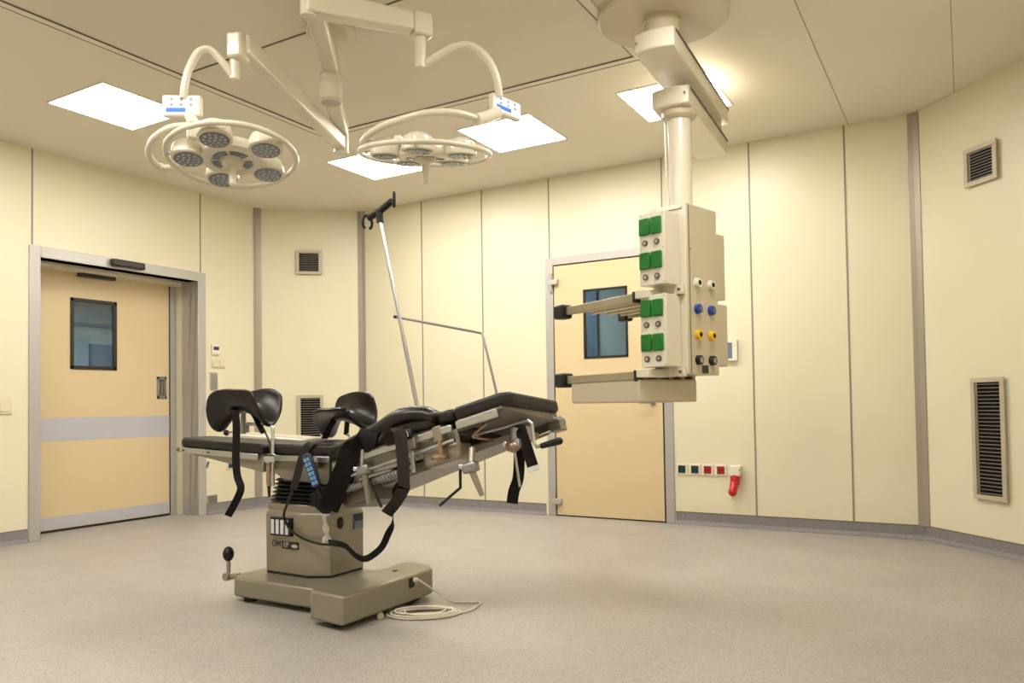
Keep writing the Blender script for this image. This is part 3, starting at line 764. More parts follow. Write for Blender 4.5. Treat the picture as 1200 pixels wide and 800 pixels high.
def control_panel(t, TL, TR, BL, face):
    TL, TR, BL = Vector(TL), Vector(TR), Vector(BL)
    x = (TR - TL); wd = x.length; x.normalize(); y = (BL - TL); hh = y.length; y = (y - x * y.dot(x)).normalized()
    n = x.cross(y); n = n if n.dot(Vector(face)) > 0 else -n
    # local frame: x right, y down, n towards the viewer
    mt = Matrix(((x.x, y.x, n.x, TL.x), (x.y, y.y, n.y, TL.y), (x.z, y.z, n.z, TL.z), (0, 0, 0, 1)))
    p = MB().box((0, 0, -.035), (wd, hh, 0)).build('control_panel', 'white', t, bevel=.009, seg=3, mtx=mt)
    MB().box((.010, .010, 0), (wd - .010, hh - .010, .0015)).build('display', 'screen', p, smooth=False, mtx=mt)
    MB().box((.02, hh - .036, .0015), (wd * .62, hh - .018, .0024)).build('display_bar', 'screen_blue', p, smooth=False, mtx=mt)
    for i in range(3):
        for j in range(2):
            cx_ = wd * (.26 + i * .25); cy_ = hh * (.22 + j * .25)
            MB().cyl((cx_, cy_, .0015), (cx_, cy_, .0024), .0075, n=16).build('display_icon', 'screen_grey', p, smooth=False, mtx=mt)
    return p

# --- left lamp
t = thing('surgical_lamp', 'left round operating lamp on a jointed arm, tilted with five lens pods in full view', 'surgical lamp', (-2.735, 2.29, 1.9), 0, 'round operating lamps with five lens pods')
J1 = Vector((-3.19, 3.49, 2.555)); E1 = Vector((-2.706, 2.333, 2.578))
bar((SX, SY, 2.64), (J1.x, J1.y, 2.635), .085, .065).build('extension_arm', 'lampwhite', t, bevel=.01)
MB().lathe([(0, 2.69), (.052, 2.69), (.058, 2.685), (.058, 2.60), (0, 2.60)], (SX, SY, 0), n=32).build('collar', 'lampwhite', t)
MB().cyl((J1.x, J1.y, 2.68), (J1.x, J1.y, 2.50), .045, n=28).build('joint', 'lampwhite', t)
sa = bar(J1 + Vector((0, 0, 0)), E1, .07, .085, .075, .09).build('spring_arm', 'lampwhite', t, bevel=.012, seg=3)
MB().box((-.035, -.045, -.06), (.035, .045, .05)).build('joint_block', 'lampwhite', t, bevel=.012, mtx=Matrix.Translation((-2.722, 2.33, 2.57)) @ Matrix.Rotation(R(20), 4, 'Z'))
MB().cyl((-2.736, 2.321, 2.54), (-2.736, 2.321, 2.425), .0215, n=20).build('spindle', 'lampwhite', t)
MB().tube([(-2.736, 2.321, 2.432), (-2.76, 2.282, 2.488), (-2.79, 2.239, 2.536), (-2.818, 2.2, 2.520), (-2.838, 2.168, 2.442), (-2.847, 2.153, 2.372), (-2.854, 2.151, 2.31)], .0165, n=14, smooth=6).build('gooseneck', 'lampwhite', t)
control_panel(t, (-2.935, 2.104, 2.328), (-2.791, 2.187, 2.324), (-2.934, 2.107, 2.235), (.7, -.7, 0))
MB().cyl((-2.845, 2.175, 2.24), (-2.765, 2.153, 2.158), .024, .026, n=20).build('cardanic_joint', 'lampwhite', t)
MB().tube([(-2.768, 2.147, 2.172), (-2.818, 2.085, 2.160), (-2.885, 2.068, 2.145), (-2.967, 2.08, 2.122), (-3.035, 2.111, 2.100), (-3.068, 2.154, 2.075), (-3.056, 2.196, 2.052)], .0155, n=14, smooth=6).build('yoke', 'lampwhite', t)
C1 = Vector((-2.735, 2.305, 2.078))
tocam = (Vector((0, 0, .98)) - C1); tocam.z = 0; tocam.normalize()
nrm1 = (Vector((0, 0, -1)) + tocam * math.tan(R(12.5))).normalized()
mt1 = lamp_head(t, C1, nrm1, cr - Vector((0, 0, .05)), .268)
MB().tube([(-3.056, 2.196, 2.052), (-2.95, 2.23, 2.062), (-2.85, 2.26, 2.078)], .0145, n=12).ball((-3.056, 2.196, 2.052), .022).build('pivot_bar', 'lampwhite', t)
MB().box((-.022, -.02, -.045), (.022, .02, .03)).build('ring_clamp', 'lampwhite', t, bevel=.006, mtx=Matrix.Translation((-2.765, 2.125, 2.155)) @ Matrix.Rotation(R(-30), 4, 'Z'))

# --- right lamp
t = thing('surgical_lamp', 'right round operating lamp on a jointed ceiling arm, level and seen nearly edge-on', 'surgical lamp', (-2.10, 2.86, 1.95), 0, 'round operating lamps with five lens pods')
J2 = Vector((-2.372, 2.40, 2.70))
bar((SX, SY, 2.765), (J2.x, J2.y, 2.765), .085, .06).build('extension_arm', 'lampwhite', t, bevel=.01)
MB().lathe([(0, 2.82), (.056, 2.82), (.060, 2.815), (.060, 2.735), (0, 2.735)], (SX, SY, 0), n=32).build('collar', 'lampwhite', t)
MB().cyl((J2.x, J2.y, 2.80), (J2.x, J2.y, 2.64), .034, n=28).build('joint', 'lampwhite', t)
bar(J2 + Vector((-.01, -.015, -.0)), (-2.125, 2.80, 2.715), .085, .105, .075, .085).build('spring_arm', 'lampwhite', t, bevel=.014, seg=3)
MB().box((-.035, -.045, -.055), (.035, .045, .05)).build('joint_block', 'lampwhite', t, bevel=.01, mtx=Matrix.Translation((-2.10, 2.835, 2.715)) @ Matrix.Rotation(R(-30), 4, 'Z'))
MB().cyl((-2.106, 2.833, 2.68), (-2.107, 2.834, 2.52), .025, n=20).build('spindle', 'lampwhite', t)
MB().tube([(-2.107, 2.834, 2.528), (-2.042, 2.871, 2.572), (-1.98, 2.905, 2.609), (-1.92, 2.94, 2.62), (-1.867, 2.972, 2.588), (-1.831, 2.994, 2.533), (-1.809, 3.009, 2.467), (-1.806, 3.025, 2.39)], .0175, n=14, smooth=6).build('gooseneck', 'lampwhite', t)
control_panel(t, (-1.822, 3.000, 2.407), (-1.785, 3.190, 2.405), (-1.822, 3.000, 2.322), (.9, -.4, 0))
MB().tube([(-1.82, 3.03, 2.32), (-1.83, 2.95, 2.275), (-1.842, 2.88, 2.243)], .028, n=16).build('cardanic_joint', 'lampwhite', t)
MB().tube([(-1.838, 2.885, 2.250), (-1.893, 2.79, 2.256), (-1.97, 2.70, 2.242), (-2.06, 2.65, 2.220), (-2.156, 2.625, 2.200), (-2.248, 2.636, 2.183), (-2.304, 2.668, 2.172)], .0165, n=14, smooth=6).build('yoke', 'lampwhite', t)
C2 = Vector((-2.098, 2.850, 2.128))
tc2 = (Vector((0, 0, .98)) - C2); tc2.z = 0; tc2.normalize()
lamp_head(t, C2, (Vector((0, 0, -1)) - tc2 * math.tan(R(8)) + cr * -.01).normalized(), cr - Vector((0, 0, .0)), .292)
MB().tube([(-2.304, 2.668, 2.172), (-2.245, 2.707, 2.168), (-2.16, 2.76, 2.160)], .0125, n=12).ball((-2.304, 2.668, 2.172), .02).build('pivot_bar', 'lampwhite', t)
MB().box((-.018, -.018, -.055), (.018, .018, .02)).build('ring_clamp', 'lampwhite', t, bevel=.006, mtx=Matrix.Translation((-2.175, 2.752, 2.175)) @ Matrix.Rotation(R(30), 4, 'Z'))

# ------------------------------------------------------------------ operating table
tbl = thing('operating_table', 'taupe operating table with black pads on a square column and heavy base, head end raised', 'operating table', (-2.9, 2.98, 0))
t = tbl
# base: long block, cross block, feet
b = MB().prism([(-3.30, 2.80), (-3.25, 2.735), (-2.5, 2.735), (-2.5, 3.20), (-3.25, 3.20), (-3.30, 3.14)], .028, .125)
bs = b.build('base', 'taupe', t, bevel=.012, seg=2)
b = MB().prism([(-2.585, 2.60), (-2.37, 2.575), (-2.37, 3.24), (-2.43, 3.30), (-2.60, 3.32), (-2.60, 2.62)], .028, .158)
b.build('cross_foot', 'taupe', t, bevel=.016, seg=3)
MB().cyl((-2.50, 3.10, .157), (-2.50, 3.10, .1605), .014, n=20).build('dark_hole', 'rubber', t)  # raised black disc puts the dark of an open hole into colour
for x, y in ((-3.2, 2.80), (-3.2, 3.12), (-2.47, 2.66), (-2.47, 3.2)):
    MB().cyl((x, y, 0), (x, y, .03), .035, n=20).build('foot', 'rubber', t)
# column
cp = [(-3.19, 2.895), (-2.895, 2.885), (-2.785, 2.945), (-2.785, 3.19), (-2.83, 3.23), (-3.15, 3.23), (-3.19, 3.19)]
def scale_poly(P, s_, c=(-2.985, 3.06)):
    return [(c[0] + (x - c[0]) * s_, c[1] + (y - c[1]) * s_) for x, y in P]
def L3(P, z): return [(x, y, z) for x, y in P]
MB().loft([L3(scale_poly(cp, .985), .118), L3(scale_poly(cp, .985), .135)]).build('column_gap_shade', 'rubber', t, smooth=False)  # black band paints the shaded gap at the column's foot
col = MB().loft([L3(cp, .135), L3(scale_poly(cp, 1.005), .425), L3(scale_poly(cp, .99), .440), L3(scale_poly(cp, .95), .450), L3(scale_poly(cp, .975), .470), L3(scale_poly(cp, .975), .482), L3(scale_poly(cp, .93), .492)]).build('column', 'taupe', t, bevel=.004)
# bellows
sq = [(-.205, -.13), (-.10, -.165), (.16, -.165), (.205, -.13), (.205, .13), (.16, .165), (-.16, .165), (-.205, .13)]
def rs(s_, z): return [(-2.985 + x * s_, 3.055 + y * s_, z) for x, y in sq]
loops = []
for i in range(6):
    z = .490 + i * .021; s_ = 1.0 - i * .022
    loops += [rs(s_ * .91, z), rs(s_, z + .0085), rs(s_, z + .012)]
loops.append(rs(.80, .490 + 6 * .021))
MB().loft(loops).build('bellows', 'rubber', t)
# column fittings: battery indicator, label, knob, plate
yf = 2.886
sw = MB().box((-3.135, yf - .016, .327), (-2.985, yf + .01, .420)).build('switch_panel', 'rubber', col, bevel=.004)
for i in range(4):
    MB().box((-3.125 + i * .033, yf - .018, .337), (-3.103 + i * .033, yf - .0155, .410)).build('indicator', 'ink_white', sw, smooth=False) if False else None
for i in range(4):
    MB().box((-3.125 + i * .034, yf - .0185, .337), (-3.103 + i * .034, yf - .0155, .410)).build('indicator', 'ink_white', col, smooth=False)
mt_t = Matrix(((1, 0, 0, 0), (0, 0, -1, yf - .003), (0, 1, 0, 0), (0, 0, 0, 1)))
lab = MB().box((-3.062, yf - .0035, .262), (-2.945, yf + .012, .300)).build('name_plate', 'ink', col, smooth=False)
text_mesh('OM', .042, Matrix.Translation((-3.103, 0, .283)) @ mt_t @ Matrix.Diagonal((1.0, 1.1, 1, 1)), 'lettering', 'ink', col)
text_mesh('EP', .038, Matrix.Translation((-3.030, -.002, .283)) @ mt_t @ Matrix.Diagonal((1.0, 1.0, 1, 1)), 'lettering', 'vent', col)
MB().lathe([(0, 0), (.022, 0), (.022, .0015), (0, .0015)], n=28, mtx=Matrix.Translation((-2.972, yf - .0038, .279)) @ Matrix.Rotation(R(90), 4, 'X') @ Matrix.Diagonal((1, .42, 1, 1))).build('emblem', 'vent', col)
MB().ball((-2.782, 3.015, .392), .022, (.5, 1, 1.35)).build('lock_knob', 'rubber', t)
MB().box((-2.784, 3.115, .345), (-2.779, 3.185, .425)).build('rating_plate', 'lcd', col, smooth=False)
MB().box((-2.7785, 3.118, .385), (-2.7775, 3.182, .422)).build('rating_print', 'ink', col, smooth=False)
# brake pedal
pd = MB().tube([(-3.28, 2.80, .115), (-3.335, 2.785, .112), (-3.345, 2.775, .118)], .016, n=14).cyl((-3.343, 2.757, .112), (-3.343, 2.800, .112), .021, n=20).build('brake_pedal', 'taupe', t)
MB().cyl((-3.343, 2.78, .115), (-3.343, 2.78, .20), .0105, n=14).build('pedal_rod', 'steel_dull', pd)
MB().ball((-3.343, 2.78, .228), .030, (.95, .95, 1.3)).build('pedal_knob', 'rubber', pd)
# mount head
b = MB().loft([[(-3.03, 2.87, .612), (-2.70, 2.87, .598), (-2.70, 3.24, .598), (-3.03, 3.24, .612)],
               [(-3.07, 2.82, .665), (-2.56, 2.82, .665), (-2.56, 3.26, .665), (-3.07, 3.26, .665)],
               [(-3.07, 2.82, .745), (-2.56, 2.82, .745), (-2.56, 3.26, .745), (-3.07, 3.26, .745)]])
mh = b.build('mount_head', 'taupe', t, bevel=.01)
MB().cyl((-2.742, 2.822, .712), (-2.742, 2.790, .712), .027, n=24).build('pivot_bolt', 'taupe_dark', mh)
MB().box((-2.66, 2.79, .60), (-2.56, 2.83, .635)).build('mount_bracket', 'brass', mh, bevel=.004)

# pads -- a rounded slab helper
def slab(poly, z0, z1, r=.018, mtx=None, name='pad', parent=None, matn='pad', seg=4):
    return MB().prism(poly, z0, z1, mtx).build(name, matn, parent, bevel=r, seg=seg)
def rect(x0, x1, y0, y1, c=.03):
    return [(x0 + c, y0), (x1 - c, y0), (x1, y0 + c), (x1, y1 - c), (x1 - c, y1), (x0 + c, y1), (x0, y1 - c), (x0, y0 + c)]
# leg plates (split), slightly higher at the foot
def tilt(p, deg):
    return Matrix.Translation(p) @ Matrix.Rotation(R(deg), 4, 'Y') @ Matrix.Translation([-c for c in p])
ml = tilt((-3.05, 2.76, .80), 2.6)
for y0, y1, dz in ((2.745, 2.975, 0), (3.03, 3.26, .012)):
    lp = MB().prism([(-3.70, y0 + .03), (-3.67, y0), (-3.05, y0), (-3.05, y1), (-3.67, y1), (-3.70, y1 - .03)], .752 + dz, .803 + dz).build('leg_pad', 'pad' if y0 < 3 else 'steel_sheet', t, bevel=.017, seg=4, mtx=ml)
    lf = MB().loft([[(-3.675, y0 + .02, .752 + dz), (-3.675, y1 - .02, .752 + dz), (-3.675, y1 - .02, .722 + dz), (-3.675, y0 + .02, .722 + dz)],
                    [(-3.06, y0 + .02, .752 + dz), (-3.06, y1 - .02, .752 + dz), (-3.06, y1 - .02, .660 + dz), (-3.06, y0 + .02, .660 + dz)]]).build('leg_plate', 'taupe', t, bevel=.005, mtx=ml)
    yr = y0 + .012 if y0 < 3 else y1 - .012
    MB().box((-3.69, yr - .012, .722 + dz), (-3.08, yr + .004, .752 + dz)).build('side_rail', 'steel', lf, bevel=.003, mtx=ml)
    for x in (-3.65, -3.45, -3.22):
        MB().cyl((x, yr - .018, .737 + dz), (x, yr - .010, .737 + dz), .006, n=12).build('screw', 'taupe_dark', lf, mtx=ml)
    MB().cyl((-3.69, yr - .006, .737 + dz), (-3.705, yr - .006, .737 + dz), .012, n=12).build('end_knob', 'brass', lf, mtx=ml)
MB().tube([(-3.52, 2.80, .70), (-3.535, 2.80, .668)], .006, n=8).build('pin', 'steel_dull', t)
# seat section
slab(rect(-3.04, -2.56, 2.75, 3.255), .752, .805, .018, None, 'seat_pad', t)
st = MB().box((-3.04, 2.79, .722), (-2.55, 3.22, .752)).build('seat_plate', 'taupe_plate', t, bevel=.004)
MB().box((-3.03, 2.755, .722), (-2.60, 2.772, .750)).build('side_rail', 'steel', st, bevel=.003)
MB().box((-3.03, 3.235, .722), (-2.60, 3.252, .750)).build('side_rail', 'steel', st, bevel=.003)
MB().box((-2.72, 2.755, .79), (-2.60, 2.80, .812)).build('seat_buckle', 'strap_grey', t, bevel=.006)

# tilted frame for back, neck and head sections: s along slope, w across, h up
TO = Vector((-2.60, 2.765, .785))
ts = Vector((.966, 0, .259)); tw = Vector((0, .995, -.1)); th = Vector((-.257, .1, .961))
TM = Matrix(((ts.x, tw.x, th.x, TO.x), (ts.y, tw.y, th.y, TO.y), (ts.z, tw.z, th.z, TO.z), (0, 0, 0, 1)))
def Tp(s_, w_, h_): return TM @ Vector((s_, w_, h_))
slab([(-.02, 0), (.58, 0), (.60, .02), (.60, .48), (.58, .5), (-.02, .5)], -.050, .016, .022, TM, 'back_pad', t)
bp = MB().box((0, .02, -.065), (.60, .48, -.050), TM).build('back_plate', 'taupe_plate', t, bevel=.003)
slab(rect(.62, .715, .0, .5, .02), -.045, .004, .016, TM, 'neck_pad', t)
# head section
hp = slab([(.715, 0), (.955, 0), (.995, .035), (1.00, .46), (.96, .5), (.715, .5)], -.052, .004, .018, TM, 'head_pad', t)
hpl = MB().loft([[Tp(x_, .015, h_) for x_, h_ in ((.72, -.050), (.95, -.050), (.95, -.062), (.72, -.062))],
                 [Tp(x_, .485, h_) for x_, h_ in ((.72, -.050), (.97, -.050), (.97, -.088), (.72, -.112))]]).build('head_plate', 'taupe_plate', t, bevel=.003)
MB().box((.725, -.012, -.098), (.935, .004, -.062), TM).build('side_rail', 'steel', hpl, bevel=.003)
MB().box((.725, .496, -.098), (.98, .512, -.062), TM).build('side_rail', 'steel', hpl, bevel=.003)
MB().box((.70, .03, -.10), (.93, .045, -.064), TM).build('hinge_arm', 'taupe_dark', hpl, bevel=.003)
MB().tube([Tp(.98, .40, -.08), Tp(.99, .50, -.09), Tp(.96, .54, -.10), Tp(.86, .545, -.12)], .007, n=8, smooth=5).build('release_bar', 'steel', hpl)
MB().box((.93, .46, -.135), (.992, .52, -.075), TM).build('end_block', 'taupe', hpl, bevel=.006)
MB().tube([Tp(.76, .06, -.135), Tp(.78, .42, -.145), Tp(.93, .44, -.14)], .0065, n=8, smooth=4).tube([Tp(.76, .06, -.125), Tp(.86, .03, -.10)], .0065, n=8).build('release_rod', 'brass', hpl)
# frame under the back section
fr = MB().box((.0, .03, -.165), (.70, .045, -.085), TM).build('side_beam', 'taupe_plate', t, bevel=.003)
MB().box((.0, -.012, -.098), (.70, .004, -.068), TM).build('side_rail', 'steel', bp, bevel=.003)
MB().box((.0, .496, -.098), (.70, .512, -.068), TM).build('side_rail', 'steel', bp, bevel=.003)
for s_ in (.12, .33, .55):
    MB().box((s_, -.001, -.092), (s_ + .03, .03, -.074), TM).build('rail_spacer', 'steel_dull', bp)
fb_ = MB().loft([[Tp(-.02, .44, -.21), Tp(-.02, .46, -.21), Tp(-.02, .46, -.08), Tp(-.02, .44, -.08)], [Tp(.94, .44, -.125), Tp(.94, .46, -.125), Tp(.94, .46, -.075), Tp(.94, .44, -.075)]]).build('side_beam', 'taupe_dark', t, bevel=.003)
MB().loft([[Tp(.0, .09, -.235), Tp(.0, .40, -.235), Tp(.0, .40, -.165), Tp(.0, .09, -.165)], [Tp(.90, .24, -.155), Tp(.90, .40, -.155), Tp(.90, .40, -.13), Tp(.90, .24, -.13)]]).build('under_tray', 'taupe_plate', t, bevel=.004)
MB().box((.05, .06, -.105), (.69, .42, -.072), TM).build('cross_tray', 'taupe_dark', t, bevel=.003)
b = MB()
for i in range(22):
    s_ = .03 + i * .018; b.cyl(Tp(s_, .035, -.198), Tp(s_ + .011, .035, -.196), .019, n=14)
b.cyl(Tp(.02, .035, -.198), Tp(.44, .035, -.19), .014, n=12)
b.build('gas_spring', 'steel_dull', t)
MB().cyl(Tp(.10, .0, -.150), Tp(.70, .0, -.135), .008, n=12).build('push_rod', 'steel', t)
MB().box((-.03, .06, -.275), (.17, .30, -.205), TM).build('actuator_box', 'taupe_dark', t, bevel=.006)
MB().box((.50, .02, -.215), (.70, .14, -.135), TM).build('gear_housing', 'taupe', t, bevel=.018, seg=3)
MB().box((.46, -.02, -.12), (.50, .03, -.05), TM).build('hinge_block', 'taupe', t, bevel=.006)
MB().box((.60, -.015, -.125), (.645, .03, -.055), TM).build('hinge_block', 'taupe', t, bevel=.006)
for s_, h0, h1 in ((.47, -.13, -.22), (.628, -.12, -.185)):
    kb = MB().cyl(Tp(s_, -.005, h0), Tp(s_ - .01, -.005, h1), .011, n=14).build('clamp_rod', 'brass' if s_ > .5 else 'steel', t)
b = MB()
b.lathe([(0, -.012), (.034, -.012), (.038, 0), (.034, .012), (0, .012)], Tp(.615, -.01, -.19), n=10)
b.build('hand_wheel', 'brass', t)
# crank with folded handle
cr_ = MB().tube([(-1.905, 2.88, .845), (-1.612, 2.90, .914), (-1.594, 2.90, .902), (-1.584, 2.90, .815), (-1.574, 2.90, .804), (-1.545, 2.90, .808)], .0075, n=10).build('crank', 'steel', t)
p0 = Vector((-1.55, 2.90, .807))
MB().cyl(p0, p0 + Vector((.085, 0, .022)), .012, .016, n=18).ball(p0 + Vector((.085, 0, .022)), .0155).build('crank_grip', 'rubber', cr_)
MB().box((.87, .20, -.185), (.93, .29, -.115), TM).build('mount_bracket', 'taupe_plate', t, bevel=.006)

# --- knee supports (separate, clamped on to the rails)
def saddle(L, W, mtx, parent, seed=1):
    rnd = random.Random(seed); nu, nv_ = 28, 22; top = []; mb = MB()
    def P(i, j):
        u = -1 + 2 * i / nu; v = -1 + 2 * j / nv_
        # round the outline (superellipse)
        uu = u * (1 - (.20 if u < 0 else .10) * abs(v) ** 4); vv = v * (1 - (.20 if u < 0 else .10) * abs(u) ** 6)
        zb = -.088 * uu * uu - .015 * max(0, -uu) ** 3
        thv = vv * R(78)
        zn = (1 - math.cos(thv)) / (1 - math.cos(R(78)))
        z = zb + (.105 - zb * .92) * zn
        # soft dents in the upholstery
        z += .005 * math.sin(5 * uu + 2 * vv + seed) * math.cos(4 * vv)
        return Vector((uu * L / 2, W / 2 * math.sin(thv) / math.sin(R(78)), z))
    G = [[P(i, j) for j in range(nv_ + 1)] for i in range(nu + 1)]
    def N(i, j):
        a = G[min(i + 1, nu)][j] - G[max(i - 1, 0)][j]; b = G[i][min(j + 1, nv_)] - G[i][max(j - 1, 0)]
        return a.cross(b).normalized()
    top = [[mb.bm.verts.new(G[i][j] + N(i, j) * .012) for j in range(nv_ + 1)] for i in range(nu + 1)]
    bot = [[mb.bm.verts.new(G[i][j] - N(i, j) * .012) for j in range(nv_ + 1)] for i in range(nu + 1)]
    for i in range(nu):
        for j in range(nv_):
            mb.bm.faces.new((top[i][j], top[i + 1][j], top[i + 1][j + 1], top[i][j + 1]))
            mb.bm.faces.new((bot[i][j], bot[i][j + 1], bot[i + 1][j + 1], bot[i + 1][j]))
    for i in range(nu):
        for j in (0, nv_):
            mb.bm.faces.new((top[i][j], bot[i][j], bot[i + 1][j], top[i + 1][j]))
    for j in range(nv_):
        for i in (0, nu):
            mb.bm.faces.new((top[i][j], top[i][j + 1], bot[i][j + 1], bot[i][j]))
    return mb.build('support_pad', 'leather', parent, subsurf=1, mtx=mtx)

t = thing('knee_support', 'black saddle-shaped knee support on the near rail at the foot end, strap hanging down', 'leg support', (-2.965, 2.735, .74), 0, 'padded knee supports clamped to the table')
m1 = Matrix.Translation((-3.155, 2.72, .975)) @ Matrix.Rotation(R(4), 4, 'Z') @ Matrix.Rotation(R(-3), 4, 'Y')
saddle(.36, .21, m1, t, 1)
MB().cyl((-3.155, 2.72, .965), (-3.155, 2.72, .855), .013, n=14).box((-3.175, 2.70, .862), (-3.135, 2.74, .91)).build('support_post', 'steel_dull', t)
MB().tube([(-3.155, 2.72, .905), (-2.985, 2.735, .905), (-2.965, 2.737, .885), (-2.965, 2.737, .60)], .0085, n=12).build('support_rod', 'steel', t)
cl = MB().cyl((-3.0, 2.735, .735), (-2.93, 2.735, .735), .024, n=24).build('rail_clamp', 'chrome', t)
MB().tube([(-2.99, 2.735, .73), (-2.99, 2.73, .62), (-2.985, 2.73, .60)], .011, n=10).build('clamp_lever', 'brass', cl)
MB().cyl((-2.987, 2.73, .60), (-2.984, 2.73, .545), .009, .006, n=10).build('lever_tip', 'rubber', cl)
lv = MB().tube([(-3.155, 2.72, .87), (-3.26, 2.71, .862)], .0045, n=8).build('tilt_lever', 'steel', t)
MB().ball((-3.27, 2.71, .861), .015).build('lever_knob', 'rubber', lv)
MB().ribbon([(-3.165, 2.66, .985), (-3.135, 2.655, .955), (-3.13, 2.655, .86), (-3.135, 2.655, .74), (-3.125, 2.655, .65), (-3.10, 2.655, .59), (-3.14, 2.655, .52), (-3.195, 2.655, .45)], .036, .004, (.8, .6, 0), smooth=5).build('strap', 'strap', t)
MB().ribbon([(-3.11, 2.70, .965), (-3.07, 2.71, .955), (-3.035, 2.715, .90), (-3.01, 2.72, .86)], .03, .004, (.3, .9, 0), smooth=5).build('strap', 'strap', t)
MB().tube([(-3.03, 2.72, .90), (-2.995, 2.725, .85), (-2.975, 2.73, .80)], .004, n=6, smooth=4).build('retaining_wire', 'rubber', t)

t = thing('knee_support', 'black saddle-shaped knee support on the far side of the table, rolled towards the camera', 'leg support', (-2.93, 3.27, .76), 0, 'padded knee supports clamped to the table')
m2 = Matrix.Translation((-2.975, 3.27, .925)) @ Matrix.Rotation(R(-4), 4, 'Z') @ Matrix.Rotation(R(24), 4, 'X') @ Matrix.Rotation(R(-6), 4, 'Y')
saddle(.35, .21, m2, t, 2)
MB().cyl((-2.97, 3.28, .91), (-2.975, 3.275, .83), .014, n=14).build('support_post', 'rubber', t)
MB().tube([(-2.975, 3.275, .84), (-2.93, 3.272, .81), (-2.93, 3.272, .70)], .0085, n=12).build('support_rod', 'steel', t)
MB().cyl((-2.965, 3.272, .745), (-2.895, 3.272, .745), .024, n=24).build('rail_clamp', 'steel_dull', t)
MB().ribbon([(-2.99, 3.20, .915), (-3.02, 3.19, .87), (-3.05, 3.19, .82), (-3.07, 3.19, .81)], .04, .004, (.2, .9, 0), smooth=5).build('strap', 'strap', t)

# --- arm board lying along the back section (black, lumpy, with strap)
t = thing('arm_board', 'black padded arm board lying along the near side of the raised back section', 'arm support', tuple(Tp(.25, .04, .02)))
def lump(secs, parent, name, matn):
    mb = MB(); loops = []
    for s_, wc, ww, hc, hh in secs:
        loops.append([Tp(s_, wc + ww * math.cos(a) * (1 if abs(math.cos(a)) < .8 else .95), hc + hh * math.sin(a)) for a in [2 * math.pi * k_ / 18 for k_ in range(18)]])
    mb.loft(loops); return mb.build(name, matn, parent)
lump([(.0, .06, .02, .0, .01), (.015, .06, .05, .0, .024), (.10, .055, .06, .006, .032), (.20, .05, .06, .014, .036), (.30, .045, .062, .026, .042), (.36, .04, .065, .036, .044), (.42, .04, .066, .042, .046), (.50, .04, .064, .032, .044), (.56, .04, .06, .016, .042), (.60, .04, .05, -.004, .034), (.612, .04, .02, -.01, .015)], t, 'arm_pad', 'leather')
lump([(.40, .20, .02, .04, .012), (.42, .20, .05, .045, .03), (.47, .20, .055, .045, .034), (.51, .20, .045, .035, .028), (.53, .20, .02, .03, .012)], t, 'arm_cushion', 'pad')
MB().box((.34, -.035, -.075), (.50, .02, -.03), TM).build('board_bracket', 'rubber', t, bevel=.01)
MB().box((.44, -.045, -.068), (.49, -.03, -.045), TM).build('buckle', 'chrome', t, bevel=.004)
MB().ribbon([Tp(.36, -.03, -.03), Tp(.365, -.055, -.06), (-2.145, 2.69, .88), (-2.123, 2.69, .78), (-2.116, 2.69, .65), (-2.118, 2.69, .625), (-2.165, 2.69, .56), (-2.215, 2.69, .512)], .052, .004, (.85, .5, 0), smooth=4).build('strap', 'strap_grey', t)
MB().ribbon([(-2.128, 2.70, .66), (-2.175, 2.70, .61), (-2.185, 2.70, .54), (-2.19, 2.70, .47), (-2.215, 2.70, .421), (-2.264, 2.71, .355), (-2.354, 2.72, .300), (-2.414, 2.72, .305), (-2.48, 2.72, .345), (-2.548, 2.73, .352), (-2.66, 2.80, .335)], .03, .004, (.3, -.3, .9), smooth=6).build('long_strap', 'strap', t)

# --- wide body strap folded down in front of the column
t = thing('body_strap', 'wide black body strap hanging from the table in front of the column bellows', 'strap', (-2.60, 2.75, .75))
MB().ribbon([Tp(.30, .10, .018), Tp(.26, -.01, .016), Tp(.23, -.035, -.03), (-2.43, 2.715, .79), (-2.475, 2.72, .71), (-2.53, 2.73, .63), (-2.595, 2.75, .535), (-2.625, 2.76, .50)], .095, .005, (.85, .45, 0), smooth=5).build('webbing', 'strap', t)
MB().loft([[(-2.69, 2.775, .60), (-2.455, 2.775, .69), (-2.455, 2.79, .69), (-2.69, 2.79, .60)],
           [(-2.76, 2.77, .56), (-2.51, 2.765, .60), (-2.51, 2.785, .60), (-2.76, 2.79, .56)],
           [(-2.73, 2.765, .515), (-2.565, 2.76, .53), (-2.565, 2.78, .53), (-2.73, 2.785, .515)],
           [(-2.66, 2.755, .478), (-2.625, 2.755, .478), (-2.625, 2.77, .478), (-2.66, 2.77, .478)]]).build('folded_end', 'strap', t, bevel=.004)
MB().tube([(-2.57, 2.72, .775), (-2.565, 2.715, .64)], .006, n=8).build('hook_bar', 'rubber', t)

# --- strap over the seat, carrying the hand control cable
t = thing('seat_strap', 'narrow dark strap draped over the seat pad left of the blue hand control', 'strap', (-2.78, 2.74, .60))
MB().ribbon([(-2.70, 2.86, .810), (-2.71, 2.76, .812), (-2.735, 2.732, .79), (-2.765, 2.728, .73), (-2.79, 2.728, .66), (-2.82, 2.73, .59)], .036, .004, (.9, .35, 0), smooth=5).build('webbing', 'strap_grey', t)
MB().tube([(-2.82, 2.735, .60), (-2.875, 2.76, .545), (-2.983, 2.825, .458), (-3.012, 2.855, .415), (-2.975, 2.858, .368), (-2.898, 2.860, .331), (-2.805, 2.862, .312), (-2.735, 2.868, .308), (-2.70, 2.87, .312)], .0065, n=8, smooth=6).build('cable', 'rubber', t)

